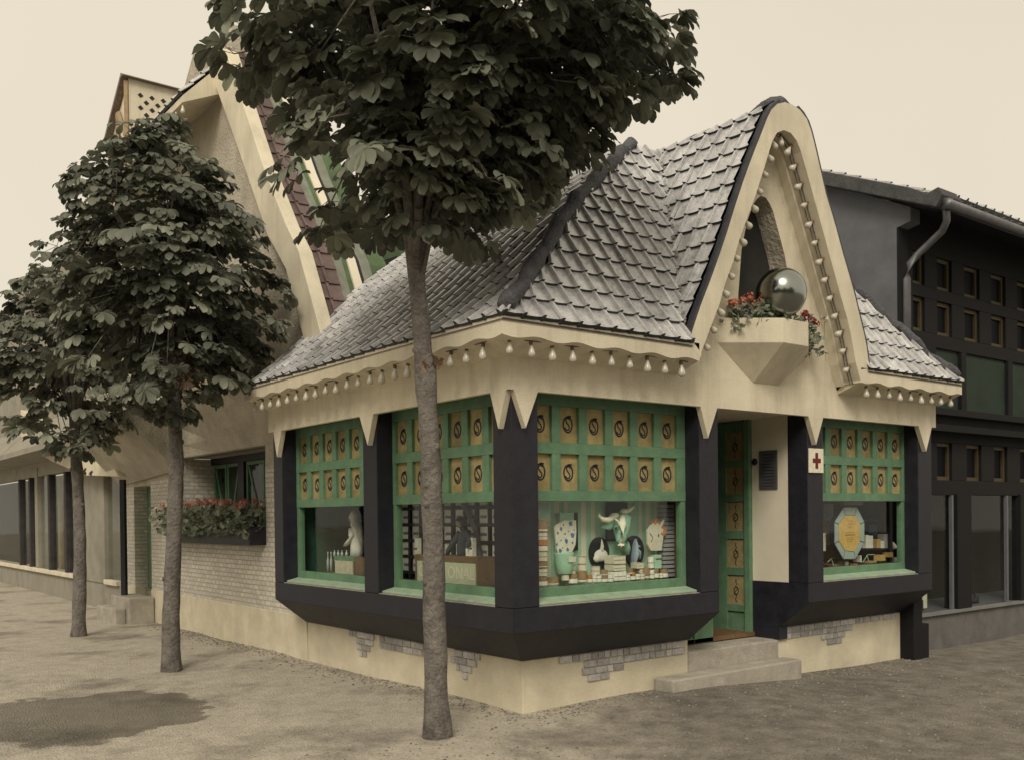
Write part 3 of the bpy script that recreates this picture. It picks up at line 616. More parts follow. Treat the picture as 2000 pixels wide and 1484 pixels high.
b = MB(); b.loft([P(1010, 300), P(920, 345, -.05), P(850, 335, -.06), P(810, 290, -.05), P(820, 225, -.03)], [.026, .024, .02, .013, .004], 10); b.loft([P(1110, 250), P(1185, 215, -.03), P(1230, 180, -.03), P(1240, 125, -.03)], [.025, .02, .013, .004], 10); part('horn', b, BULLC, bull, smooth=True)
b = MB(); b.loft([P(1000, 380), P(930, 410, -.03), P(845, 430, -.02)], [(.015, .035), (.012, .04), (.004, .008)], 10); b.loft([P(1150, 330), P(1200, 310), P(1250, 280)], [(.012, .03), (.012, .03), (.004, .008)], 10); part('ear', b, BULLG, bull, smooth=True)
b = MB(); b.ball(P(1020, 440, -.075), (.012, .01, .012), 8, 6); b.ball(P(1150, 415, -.075), (.01, .01, .012), 8, 6); b.ball(P(1065, 665, -.14), (.008, .006, .006), 8, 6); b.ball(P(1105, 665, -.14), (.008, .006, .006), 8, 6); part('eye', b, BLACK, bull)
# oval portholes with small heads
for cx, cy, lb, kind in ((820, 742, 'black oval opening with a white horned goat head, left below the bull', 0), (1250, 718, 'black oval opening with a pale horse head, right below the bull', 1)):
    c = pY(*zc(cx, cy), YB-.03); t = thing('oval_picture', tuple(c), lb, 'picture'); e = MB(); rx, rz = .105, .128
    pol = [(c.x+rx*math.cos(h), c.z+rz*math.sin(h)) for h in np.linspace(0, 2*PI, 25)[:-1]]; e.py(pol, c.y-.004, c.y+.02); part('ground', e, BLACK, t)
    e = MB(); y = c.y-.02
    if kind == 0:
        e.ball((c.x-.005, y, c.z-.02), (.075, .02, .05), 14, 8); e.ball((c.x-.055, y-.004, c.z-.045), (.035, .02, .03), 10, 6); e.loft([(c.x, y, c.z+.01), (c.x+.01, y, c.z+.06), (c.x+.004, y, c.z+.112)], [.02, .014, .003], 8); e.loft([(c.x+.06, y, c.z-.03), (c.x+.075, y, c.z-.09)], [.02, .006], 8)
    else:
        e.loft([(c.x-.05, y, c.z-.10), (c.x-.03, y, c.z-.03), (c.x-.02, y, c.z+.05), (c.x-.01, y, c.z+.10)], [(.045, .015), (.055, .018), (.04, .015), (.01, .006)], 12); e.loft([(c.x-.02, y, c.z+.03), (c.x+.03, y, c.z-.01), (c.x+.035, y, c.z-.07)], [(.02, .014), (.022, .016), (.014, .01)], 10); e.loft([(c.x+.02, y, c.z+.04), (c.x+.05, y, c.z+.03)], [.01, .003], 6)
    part('animal_head', e, WHITE if kind == 0 else mat('pale_blue_grey', (.35, .42, .5), .8, .1, 10), t, smooth=True)
# spotted cow cut-out
t = thing('spotted_cow_picture', tuple(pY(*zc(400, 770), YB-.1)), 'cream cut-out picture covered with blue blotches, left of the bull', 'picture')
yy = YB-.1; poly = [(285, 400), (330, 375), (380, 345), (450, 350), (525, 345), (530, 480), (520, 640), (480, 730), (440, 768), (320, 770), (290, 690), (278, 560), (262, 430)]
q = [pY(*zc(*p), yy) for p in poly]; b = fan(MB(), [(p.x, p.z) for p in q], lambda p: (p[0], yy-.006, p[1]), lambda p: (p[0], yy+.008, p[1])); part('card', b, CREAM, t)
b = MB()
for x, y, r in ((470, 385, 30), (350, 450, 18), (400, 510, 12), (490, 530, 30), (415, 600, 26), (340, 720, 24), (430, 700, 20), (300, 640, 14), (490, 620, 12), (310, 500, 14), (380, 400, 10), (370, 680, 9), (510, 460, 8), (350, 590, 9), (440, 480, 9)):
    c = pY(*zc(x, y), yy-.008); rr = r/6.25/265; pol = [(c.x+rr*(1.0+.25*math.sin(3*h+x))*math.cos(h), c.z+rr*1.25*(1+.2*math.sin(2*h+y))*math.sin(h)) for h in np.linspace(0, 2*PI, 13)[:-1]]; b.py(pol, yy-.0085, yy-.0062)
part('blue_spots', b, BLUE, t)
# cream and orange cow head on the right
t = thing('cow_head_picture', tuple(pY(*zc(1500, 720), YB-.12)), 'cream cow head cut-out with orange curls, right of the bull', 'picture'); yy = YB-.12
poly = [(1440, 400), (1470, 375), (1560, 380), (1600, 335), (1605, 360), (1580, 410), (1600, 470), (1590, 560), (1580, 640), (1570, 712), (1440, 715), (1400, 640), (1395, 470)]
q = [pY(*zc(*p), yy) for p in poly]; part('card', fan(MB(), [(p.x, p.z) for p in q], lambda p: (p[0], yy-.006, p[1]), lambda p: (p[0], yy+.008, p[1])), CREAM, t)
b = MB(); 
for pl in ([(1445, 385), (1470, 350), (1500, 380), (1530, 350), (1560, 385)], [(1575, 420), (1610, 440), (1625, 490), (1600, 520), (1570, 500)], [(1450, 360), (1490, 345), (1540, 345)]): b.ribbon([pY(*zc(*p), yy-.008) for p in pl], .018, (0, -1, 0), .004)
b.ball(pY(*zc(1610, 485), yy), (.028, .012, .028), 10, 6)
part('curls', b, ORANGE, t); b = MB(); b.ball(pY(*zc(1540, 530), yy-.01), (.008, .004, .014), 8, 5); b.ribbon([pY(*zc(1430, 500), yy-.008), pY(*zc(1470, 560), yy-.008), pY(*zc(1450, 610), yy-.008)], .005, (0, -1, 0), .002); part('eye', b, BANDRED, t)
# tray rack at the right side
GREYC = mat('grey_card', (.42, .41, .41), .8, .12, 12); rk = thing('tray_rack', tuple(pY(*zc(1680, 1040), .62)), 'tall stack of grey lidded trays against the right edge of the window', 'rack')
for k in range(17):
    y0 = 150+k*(1040-150)/17; b = MB(); p = pY(*zc(1605, y0+50), .35); q = pY(*zc(1765, y0), .35); b.box(p.x, .35, p.z, q.x, .42, q.z-.002); part('tray', b, GREYC, rk, bevel=.002)
    b = MB(); b.box(p.x-.002, .348, p.z-.0035, q.x+.002, .421, p.z+.0001); part('tray_edge', b, BLACK, rk)
# green vase
c = pY(*zc(385, 1000), .30); b = MB(); b.lathe((c.x, c.y, c.z), [(.055, 0), (.062, .005), (.07, .08), (.08, .155), (.082, .165), (.07, .165)], 16); v = thing('green_vase', tuple(c), 'green tapered pot with a small label below the spotted cow picture', 'vase'); part('body', b, MINT, v, smooth=True)
part('label', MB().box(c.x-.02, c.y-.083, c.z+.095, c.x+.05, c.y-.075, c.z+.135), CREAM, v)
# tins and boxes
ntin = 0
def tin(u0, v0, u1, v1, y, style, label, box=False):
    """one tin or carton whose front spans the given survey pixels"""
    p = pY(*zc(u0, v1), y); q = pY(*zc(u1, v0), y); w = (q.x-p.x); h = q.z-p.z; c = ((p.x+q.x)/2, y+w/2, p.z)
    o = thing('carton' if box else 'tin', c, label, 'carton' if box else 'tin', 'goods stacked in the front show window'); o['label'] = ' '.join(label.split()[:16]); r = w/2
    if box: part('body', MB().box(p.x, y, p.z, q.x, y+min(w, .12), q.z), style[0], o, bevel=.002)
    else: part('body', MB().lathe(c, [(r, 0), (r, h)], 16), style[0], o, smooth=False)
    for (f0, f1, m_) in style[1]:
        b = MB()
        if box: b.box(p.x-.0008, y-.0015, p.z+h*f0, q.x+.0008, y-.0005, p.z+h*f1)
        else: b.lathe((c[0], c[1], p.z+h*f0), [(r+.0012, 0), (r+.0012, h*(f1-f0))], 16)
        part('label_band', b, m_, o)
A_ = (CREAM, [(.42, .47, BANDRED), (.93, .99, TAN)]); B_ = (TAN, [(.05, .5, LABELW)]); C_ = (LABELW, [(.45, .5, BANDRED)]); D_ = (ORANGE, [(.0, .45, LABELW), (.47, .52, BANDRED)]); T_ = (TAN, [(.1, .22, LABELW)])
items = [(90, 340, 218, 490, T_, 0), (90, 490, 218, 585, A_, 0), (90, 585, 218, 720, D_, 0), (90, 722, 218, 845, A_, 0), (90, 848, 218, 925, T_, 0), (90, 928, 218, 1030, A_, 0), (90, 1033, 218, 1150, B_, 0),
 (230, 1040, 350, 1140, T_, 0), (395, 1010, 465, 1080, (CREAM, []), 0), (470, 895, 545, 1000, A_, 0), (470, 1003, 580, 1120, B_, 0), (600, 780, 675, 960, A_, 0), (595, 962, 690, 1110, T_, 0),
 (695, 1010, 745, 1100, D_, 0), (765, 905, 850, 1010, A_, 0), (750, 1013, 800, 1095, C_, 0), (803, 1015, 860, 1095, C_, 0), (865, 950, 940, 1020, T_, 0), (870, 1022, 935, 1100, B_, 0), (945, 1010, 998, 1095, C_, 0),
 (1002, 770, 1138, 880, A_, 1), (1003, 883, 1140, 965, A_, 1), (1004, 967, 1145, 1085, C_, 1), (1155, 1005, 1210, 1075, C_, 0), (1190, 930, 1240, 1003, T_, 0), (1215, 975, 1275, 1070, D_, 0), (1280, 860, 1362, 935, A_, 1), (1315, 937, 1380, 985, A_, 1),
 (1278, 1000, 1330, 1065, C_, 0), (1335, 990, 1385, 1062, A_, 0), (1390, 925, 1450, 1060, T_, 0), (1455, 950, 1500, 1055, C_, 0), (1505, 940, 1560, 1050, B_, 0), (1445, 790, 1500, 930, C_, 0), (1505, 765, 1575, 935, (MINT, [(.65, .75, BANDRED)]), 1), (1605, 940, 1675, 1045, B_, 0), (1570, 990, 1602, 1048, C_, 0)]
names = {id(A_): 'cream tin with dark red band', id(B_): 'brown tin with pale lower label', id(C_): 'pale tin with thin red line', id(D_): 'orange-topped tin', id(T_): 'plain brown tin with narrow label'}
used = {}
def rel(x0, y0, x1, y1):
    if x1 < 225: return ['topmost', 'second', 'third', 'fourth', 'fifth', 'sixth', 'lowest'][[i[1] for i in items[:7]].index(y0)]+' in the tall stack at the left edge of the window'
    if x0 < 470: return 'on the floor beneath the green pot' if x0 > 300 else 'on the floor beside the tall stack at the left'
    if x0 < 590: return ('upper' if y0 < 1000 else 'lower')+' of the pair right of the green pot'
    if x0 < 695: return ('upper' if y0 < 900 else 'lower')+' of the tall pair left of the goat oval'
    if x0 < 1000: return 'below the goat oval, '+{695: 'first from its left', 765: 'raised on two pale tins', 750: 'left foot under the raised tin', 803: 'right foot under the raised tin', 865: 'upper of a pair', 870: 'lower of a pair', 945: 'next to the wide cartons'}[x0]
    if x0 < 1150: return ['top', 'middle', 'bottom'][[770, 883, 967].index(y0)]+' of the wide stack under the bull muzzle'
    return 'right of the bull muzzle, '+{1155: 'on the floor at the wide stack', 1190: 'standing higher above two small ones', 1215: 'below the horse oval on the left', 1280: 'top carton under the horse oval', 1315: 'small carton under another carton', 1278: 'pale one below the small cartons', 1335: 'banded one below the small cartons', 1390: 'tallest brown one', 1455: 'between two brown ones', 1505: 'in front of the cow picture' if y0 > 900 else 'green carton under the cow picture', 1445: 'raised left of the green carton', 1605: 'before the grey tray rack', 1570: 'small one left of the tray rack'}[x0]
for (x0, y0, x1, y1, st, bx) in items:
    if bx: nm = 'cream carton with dark red bands' if st is A_ else ('pale carton with thin red line' if st is C_ else 'mint carton')
    else: nm = names.get(id(st), 'plain cream tin')
    tin(x0, y0, x1, y1, .25 if y1 > 1000 or x1 < 225 or 1000 < x0 < 1150 else .29, st, nm+', '+rel(x0, y0, x1, y1), bool(bx))
# stand under the raised goods
b = MB()
for (x0, x1, y) in ((1278, 1385, 988), (1440, 1580, 936), (1278, 1370, 936)):
    p = pY(*zc(x0, y+8), .29); q = pY(*zc(x1, y), .29); b.box(p.x, .29, p.z, q.x, .38, q.z)
b2 = pY(*zc(1400, 1060), .34); b.box(b2.x-.15, .34, .926, b2.x-.13, .36, 1.02); b.box(b2.x+.15, .34, .926, b2.x+.17, .36, 1.06)
solo('display_stand', b, WOOD, tuple(b2), 'low wooden display stand carrying cartons in the front show window', 'stand')
# ---------------- street window nearest the corner: bottle shelves, counter with sign, dark figure
def z1(x, y): return (560+x/4.762, 960+y/4.762)
sh = thing('bottle_shelf', (1.1, 1.4, .926), 'tall black lattice shelf filled with white labelled boxes behind the tree trunk', 'shelf')
XS = .50
def bx(mb, x0, y0, x1, y1, X0, X1): # pixel rect on plane X0 to box going to X1
    p = pX(*z1(x0, y1), X0); q = pX(*z1(x1, y0), X0); mb.box(X0, min(p.y, q.y), p.z, X1, max(p.y, q.y), q.z); return p, q
b = MB()
b2 = MB()
p = pX(*z1(1000, 200), XS); ya = 1.0; yb_ = 3.0
for k in range(5):
    z = .99+k*.145; b.box(XS, .6, z-.012, XS+.14, 2.72, z+.012)
for k in range(13): y = .62+k*.175; b.box(XS+.002, y-.009-.01*(k % 2), .93, XS+.138, y+.009+.01*(k % 2), 1.72)
b.box(XS+.14, .6, .93, XS+.15, 2.75, 1.75)
part('rack', b, BLACK, sh)
for k in range(5):
    zz = .99+k*.145+.012
    for j in range(12):
        y0 = .62+j*.175+.03
        b = MB(); n = 2
        b.box(XS+.02, y0, zz, XS+.12, y0+.115, zz+.115)
        part('white_box', b, LABELW, sh); b = MB(); b.box(XS+.0185, y0+.015, zz+.04, XS+.0195, y0+.1, zz+.065); part('label', b, mat('blue_grey_print', (.2, .22, .33), .8, .1), sh)
ct = thing('counter', tuple(pX(*z1(1500, 860), .5)), 'low wooden counter with a pale lettered board, behind the tree trunk', 'counter')
b = MB(); p, q = bx(b, 1195, 605, 1780, 870, .31, .48); part('case', b, WOOD, ct, bevel=.004)
b = MB(); bx(b, 1780, 625, 1960, 870, .31, .48); part('case', b, mat('darker_wood', (.10, .06, .035), .6, .25, 14, .2, 60), ct)
b = MB(); bx(b, 1215, 668, 1752, 835, .298, .308); part('sign_board', b, mat('pale_yellow_green', (.50, .52, .36), .8, .1, 12), ct)
b = MB(); o1 = pX(*z1(1500, 815), .296); hh = .075
textmesh(b, 'ONAL', pX(*z1(1496, 800), .296), (0, -1, 0), (0, 0, 1), .1, .003); textmesh(b, 'C', pX(*z1(1225, 780), .296), (0, -1, 0), (0, 0, 1), .1, .003)
part('lettering', b, mat('cream_letters', (.70, .64, .55), .7, .05), ct)
fg = thing('shop_figure', tuple(pX(*z1(1620, 600), .68)), 'dark clothed advertising figure leaning over the wooden counter', 'figure')
P = lambda x, y, dx=0: pX(*z1(x, y), .43+dx)
CLOTH = mat('slate_cloth', (.07, .08, .10), .9, .2, 10, .4, 60); SKIN = mat('painted_skin', (.33, .24, .18), .7, .1, 10)
b = MB(); b.loft([P(1640, 605), P(1635, 520), P(1650, 430), P(1660, 370), P(1640, 340), P(1625, 330)], [(.055, .045), (.058, .045), (.062, .05), (.058, .045), (.03, .03), (.018, .018)], 14); b.loft([P(1610, 380, -.03), P(1560, 450, -.05), P(1510, 530, -.06), P(1490, 590, -.05)], [.028, .024, .02, .018], 10); b.loft([P(1680, 380, .0), P(1700, 450, -.05), P(1690, 500, -.08)], [.028, .022, .018], 10); part('coat', b, CLOTH, fg, smooth=True)
b = MB(); b.ball(P(1610, 285), (.036, .034, .045), 14, 10); b.ball(P(1585, 290, -.01), (.01, .012, .01), 8, 6); b.loft([P(1625, 335), P(1620, 310)], [.018, .02], 8); b.ball(P(1488, 598, -.05), (.018, .014, .012), 8, 6); part('head', b, SKIN, fg, smooth=True)
b = MB(); b.ball(P(1618, 262, .006), (.042, .042, .03), 14, 8); b.ball(P(1638, 280, .01), (.028, .03, .038), 12, 8); part('hair', b, BLACK, fg, smooth=True)
b = MB(); b.loft([P(1640, 110, .06), P(1760, 360, .06), P(1800, 600, .06)], [(.022, .03), (.026, .03), (.026, .03)], 4); solo('slanting_post', b, mat('grey_timber', (.16, .15, .15), .8, .2, 10), tuple(P(1800, 600, .1)), 'slanting grey timber rising behind the dark figure', 'post')
for k, (x, y0, lb) in enumerate(((1688, 410, 'glass bottle with pale label standing on the counter'), (1730, 425, 'cream carton standing on the counter beside the bottle'), (1222, 430, 'cream carton standing at the left end of the counter'))):
    c = P(x, 605, -.03); b = MB(); h = pX(*z1(x, y0), .40).z-c.z
    t = thing('bottle' if k == 0 else 'carton', tuple(c), lb, 'bottle' if k == 0 else 'carton')
    if k == 0: b.lathe(c, [(.02, 0), (.02, h*.65), (.008, h*.8), (.008, h)], 12); part('glass_body', b, mat('bottle_glass', (.12, .13, .12), .2, .1), t, smooth=True); b = MB(); b.lathe((c.x, c.y, c.z+.01), [(.021, 0), (.021, h*.35)], 12); part('label', b, LABELW, t)
    else: part('body', b.box(c.x-.02, c.y-.024, c.z, c.x+.02, c.y+.024, c.z+h), LABELW, t); part('label', MB().box(c.x-.0215, c.y-.018, c.z+h*.4, c.x-.0205, c.y+.018, c.z+h*.5), BANDRED, t)
# ---------------- far street window: veiled woman statue, table with bottles
st = thing('veiled_figure', tuple(pX(*z1(650, 600), .62)), 'white veiled nurse figure standing behind a small green table', 'statue')
P = lambda x, y, dx=0: pX(*z1(x, y), .46+dx)
b = MB(); b.loft([P(655, 600), P(650, 520), P(640, 420), P(632, 350), P(625, 310), P(615, 290)], [(.075, .07), (.07, .06), (.055, .05), (.055, .045), (.035, .03), (.02, .02)], 16, wob=.2); b.loft([P(600, 350, -.03), P(600, 410, -.06), P(585, 450, -.07), P(550, 490, -.07)], [.028, .026, .024, .02], 10, wob=.2)
part('robe', b, WHITE, st, smooth=True)
b = MB(); b.ball(P(605, 245), (.036, .036, .048), 14, 10); b.ball(P(580, 250, -.01), (.009, .01, .01), 6, 5); b.ball(P(540, 498, -.07), (.018, .014, .012), 8, 6); part('face', b, mat('dark_painted_face', (.26, .19, .15), .7, .1), st, smooth=True)
b = MB(); b.loft([P(672, 560, .03), P(672, 450, .03), P(660, 360, .025), P(640, 290, .02), P(625, 230, .012), P(615, 175, .008)], [(.05, .06), (.052, .06), (.052, .055), (.05, .05), (.05, .052), (.02, .02)], 16, wob=.25); part('veil', b, WHITE, st, smooth=True)
tb = thing('small_table', tuple(pX(*z1(540, 770), .45)), 'small green topped table with a pale notice in front of the veiled figure', 'table')
b = MB(); bx(b, 440, 602, 625, 645, .30, .40); part('table_top', b, GREEN, tb); b = MB(); bx(b, 450, 645, 612, 770, .31, .39); part('case', b, WOOD, tb); b = MB(); bx(b, 450, 645, 610, 765, .295, .308); part('notice', b, mat('cream_notice', (.55, .5, .38), .9, .25, 40), tb)
b = MB(); bx(b, 630, 615, 725, 765, .30, .42); solo('wooden_box', b, WOOD, tuple(pX(*z1(675, 765), .45)), 'brown wooden box right of the small green table', 'box')
for k, x in enumerate((385, 415, 445, 480, 515, 557)):
    c = P(x, 600 if x > 440 else 740, -.12); h = .062 if x > 440 else .2; b = MB(); b.lathe(c, [(.013, 0), (.014, h*.55), (.005, h*.75), (.005, h*.9), (.008, h)], 10)
    solo('glass_flask', b, mat('clear_flask', (.45, .47, .45), .1, .05, spec=.8), tuple(c), ['first tall flask left of the small table', 'second tall flask left of the small table, touching it', 'leftmost flask on the green table top', 'second flask from the left on the green table top', 'third flask from the left on the green table top', 'flask under the hands of the veiled figure'][k], 'flask', 'glass flasks around the veiled figure', smooth=True)
# backdrops
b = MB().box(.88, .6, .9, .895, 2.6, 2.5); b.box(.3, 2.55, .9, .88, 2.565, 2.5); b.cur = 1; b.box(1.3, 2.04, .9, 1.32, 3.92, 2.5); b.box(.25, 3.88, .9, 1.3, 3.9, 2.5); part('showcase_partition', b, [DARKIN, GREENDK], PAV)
# ---------------- window right of the door: octagonal glass sign and boxes
def z3(x, y): return (1590+x/8.243, 960+y/8.243)
yo = .26
oc = thing('octagonal_sign', tuple(pY(*z3(565, 1100), yo)), 'octagonal sign with pale blue glass border and yellow centre in the right hand window', 'sign')
O = [(470, 235), (690, 235), (812, 480), (812, 815), (660, 1092), (465, 1092), (318, 835), (318, 480)]; I = [(495, 372), (650, 372), (735, 520), (735, 790), (640, 960), (490, 945), (392, 790), (392, 520)]
q = [pY(*z3(*p), yo) for p in O]; r = [pY(*z3(*p), yo) for p in I]
b = MB().py([(p.x, p.z) for p in q], yo, yo+.05); part('case', b, BLACK, oc)
for k in range(8):
    j = (k+1) % 8; f = .94; cx_ = sum(p.x for p in q)/8; cz_ = sum(p.z for p in q)/8
    quad = [(q[k].x*.97+cx_*.03, q[k].z*.97+cz_*.03), (q[j].x*.97+cx_*.03, q[j].z*.97+cz_*.03), (r[j].x, r[j].z), (r[k].x, r[k].z)]; m_ = (sum(a[0] for a in quad)/4, sum(a[1] for a in quad)/4); quad = [(a[0]*f+m_[0]*(1-f), a[1]*f+m_[1]*(1-f)) for a in quad]
    part('glass_strip', MB().py(quad, yo-.004, yo-.0005), PALEBLUE, oc)
b = MB().py([(p.x*.985+cx_*.015, p.z*.985+cz_*.015) for p in r], yo-.006, yo-.0007); part('yellow_centre', b, YELLOW, oc)
b = MB(); 
for k, (w, z) in enumerate(((.06, .12), (.075, .09), (.05, .06), (.10, .005), (.115, -.02), (.08, -.05), (.09, -.07), (.06, -.09))):
    hh = .009 if k == 4 else .004; b.box(cx_-w*.75, yo-.0075, cz_+z-hh/2, cx_+w*.75, yo-.0062, cz_+z+hh/2)
part('faded_print', b, mat('faded_brown_print', (.30, .13, .04), .8, .1), oc)
b = MB(); p = pY(*z3(480, 210), yo); q_ = pY(*z3(790, 180), yo); b.box(p.x, yo, p.z, q_.x, yo+.04, q_.z+.02); solo('grey_lintel_card', b, mat('mauve_grey', (.22, .18, .19), .8, .1), tuple(p), 'small grey card hung just above the octagonal sign', 'card')
def rY(x0, y0, x1, y1, y, th, m_, name, lb, cat, group='goods in the right hand window'):
    p = pY(*z3(x0, y1), y); q = pY(*z3(x1, y0), y); b = MB().box(p.x, y, p.z, q.x, y+th, q.z); o = solo(name, b, m_, (p.x, y, p.z), lb, cat, group, bevel=.002); return o
rY(165, 490, 295, 855, .5, .05, YELLOW, 'yellow_card', 'yellow card half hidden left of the octagonal sign', 'card'); rY(150, 190, 310, 475, .52, .03, PALEBLUE, 'blue_card', 'blue grey card above the yellow card', 'card')
rY(150, 660, 190, 950, .4, .04, LABELW, 'white_carton', 'narrow white carton at the left edge of the right hand window', 'carton')
rY(820, 905, 1330, 940, .45, .2, BLACK, 'dark_shelf', 'dark shelf board right of the octagonal sign', 'shelf')
for k, (x0, y0, x1, m_) in enumerate(((840, 690, 885, LABELW), (888, 700, 950, LABELW), (955, 760, 1010, TAN), (1012, 755, 1072, YELLOW), (1076, 785, 1130, LABELW), (1132, 675, 1222, GREYC))):
    rY(x0, y0, x1, 905, .47, .08, m_, 'carton', ['slim white carton nearest the octagonal sign on the dark shelf', 'broad white carton second from the octagonal sign', 'tan carton between white and yellow ones', 'yellow carton in the middle of the dark shelf', 'short white carton right of the yellow one', 'tall grey carton on the right of the dark shelf'][k], 'carton')
rY(960, 520, 1060, 680, .6, .06, BLUE, 'picture_card', 'dark blue picture card above the cartons', 'card'); rY(1065, 525, 1115, 700, .6, .05, ORANGE, 'book', 'orange spined book beside the blue picture card', 'book'); rY(900, 440, 1130, 470, .6, .12, WOOD, 'small_shelf', 'small brown shelf above the blue picture card', 'shelf')
c = pY(*z3(1255, 870), .5); b = MB(); b.loft([c+Vector((-.07, 0, .04)), c, c+Vector((.08, 0, -.01))], [(.03, .04), (.04, .045), (.01, .02)], 12); solo('white_packet', b, WHITE, tuple(c), 'rounded white packet at the right end of the dark shelf', 'packet', smooth=True)
b = MB()
for k, (x0, x1, y0, y1, m_) in enumerate(((165, 295, 1150, 1175, BANDRED), (345, 460, 1150, 1200, TAN), (500, 555, 1120, 1185, LABELW), (580, 700, 1150, 1180, ORANGE), (750, 765, 1020, 1130, LABELW), (880, 1010, 1105, 1150, TAN), (1080, 1150, 1010, 1110, YELLOW), (1225, 1275, 970, 1050, YELLOW), (1290, 1385, 1050, 1125, GREYC))):
    rY(x0, y0, x1, y1, .36 if k < 6 else .42, .09, m_, 'booklet', ['dark red booklet lying at the left corner', 'tan booklet below the octagonal sign on its left', 'small white booklet upright under the octagonal sign', 'orange booklet lying right under the octagonal sign', 'thin white card standing right of the octagonal sign foot', 'tan booklet before the green easel', 'yellow booklet standing beside the easel', 'yellow packet below the white packet', 'grey booklet at the right corner of the window'][k], 'booklet', 'booklets on the window floor')
for k, x in enumerate((290, 860)):
    b = MB(); g = mat('pale_green_lath', (.3, .38, .22), .8, .1); b.loft([pY(*z3(x, 1010 if k else 1060), .38), pY(*z3(x-75, 1130), .38)], .005, 6); b.loft([pY(*z3(x, 1010 if k else 1060), .38), pY(*z3(x+110, 1005 if k else 1060), .40)], .006, 6); b.loft([pY(*z3(x-10, 1010 if k else 1070), .38), pY(*z3(x+25, 1130 if k else 1190), .36)], .005, 6)
    solo('wire_easel', b, g, tuple(pY(*z3(x, 1130), .38)), ['pale green lath easel left of the octagonal sign', 'pale green lath easel right of the octagonal sign'][k], 'easel')
part('showcase_partition', MB().box(3.58, .95, .9, 5.55, .965, 2.5), WOOD, PAV)
# ================================================================ long house along the street (behind the pavilion)
BX = brickmat('pale_brick_street', 1, .135, .056); BY = brickmat('pale_brick_return', 0, .135, .056)
XW = .36
LH = thing('gabled_house', (XW, 7, 0), 'tall roughcast house with steep plaster verge and pale brick ground floor along the street', 'house')
def hx(u, v, X=XW): p = at(u, v, 0, X); return (p.y, p.z)
def gx(mb, pix, X0, X1):
    q = [hx(u, v, X0) for u, v in pix]; fan(mb, q, lambda p: (X0, p[0], p[1]), lambda p: (X1, p[0], p[1])); return mb
for y0, y1, z0, z1 in ((4.03, 5.06, .46, 2.08), (5.06, 7.95, .46, 1.22), (7.95, 9.23, .46, 2.08), (10.05, 10.55, .46, 2.08)): part('brick_wall', MB().box(XW, y0, z0, XW+.14, y1, z1), BX, LH)
part('brick_return', MB().box(XW+.141, 7.946, 1.2, .958, 8.0, 2.328), BY, LH); part('brick_return', MB().box(XW+.141, 10.05, .3, .60, 10.1, 2.3), BY, LH)
b = MB(); b.box(XW-.012, 4.03, -.3, XW+.15, 9.23, .458); b.box(XW-.012, 10.02, -.3, XW+.15, 10.6, .458); part('plinth', b, PLASTER2, LH, bevel=.01)
b = MB()
YV = [hx(*p) for p in ((620, 634), (558, 438), (511, 316), (440, 96), (392, 90), (386, 150))]
wall = [(4.03, 2.08), (5.06, 2.08), (5.06, 2.33), (7.95, 2.33), (7.95, 2.08), (9.23, 2.08), (9.23, 2.0), (10.6, 2.0), (10.6, 7.1), (7.75, 7.1), (7.2, YV[4][1]), (YV[3][0], YV[3][1]), (YV[2][0], YV[2][1]), (YV[1][0], YV[1][1]), (4.03, 3.9)]
fan(b, wall, lambda p: (XW+.002, p[0], p[1]), lambda p: (XW+.2, p[0], p[1])); part('roughcast_wall', b, ROUGHCAST, LH)
b = MB(); gx(b, [(630, 665), (582, 487), (558, 438), (511, 316), (440, 96), (392, 90), (450, 250), (478, 330), (522, 460), (558, 527), (600, 690)], .26, .42); part('verge_band', b, PLASTER, LH, bevel=.01)
# brown tiled slope running back from the verge
vp = [hx(*p, .36) for p in ((622, 640), (582, 487), (558, 438), (511, 316), (440, 96))]; vp[0] = (3.66, 3.40)
tiles('roof_slope', vp, lambda u, a, z: (u, a-.015, z), .38, .74, .18, .21, lambda v, S: (-9, 9), BROWNT, LH, lift=.02)
def vstrip(x0, x1, z0, m_, lab='painted_board', off=.0):
    b = MB(); q = [p for p in resamp(vp, 40) if p[1] >= z0]; vs = []
    for y, z in q: vs += [(x0, y+off, z), (x1, y+off, z), (x1, y+off+.06, z), (x0, y+off+.06, z)]
    n_ = len(q); b.add(vs, [(k*4+j, k*4+(j+1) % 4, (k+1)*4+(j+1) % 4, (k+1)*4+j) for k in range(n_-1) for j in range(4)]+[(0, 1, 2, 3), (n_*4-4, n_*4-3, n_*4-2, n_*4-1)]); part(lab, b, m_, LH)
OLV = mat('olive_green_wall', (.085, .13, .065), .8, .3, 4, .3, 40)
vstrip(.745, .86, 3.3, mat('grey_green_board', (.20, .21, .17), .8, .2, 8)); vstrip(.865, .93, 3.4, OLV, off=.02); vstrip(.935, 1.04, 3.85, CREAMHI); vstrip(1.045, 1.085, 3.9, BLACK, off=.01); vstrip(1.09, 1.22, 3.95, mat('grey_green_board', (.20, .21, .17)), off=.02); vstrip(.935, 1.5, 3.3, OLV, off=.08)
b = MB(); vs = []
for y, z in vp: vs += [(.38, y+.10, z), (1.22, y+.10, z)]
b.add(vs, [(2*i, 2*i+1, 2*i+3, 2*i+2) for i in range(len(vp)-1)]); part('roof_deck', b, SLATEDK, LH)
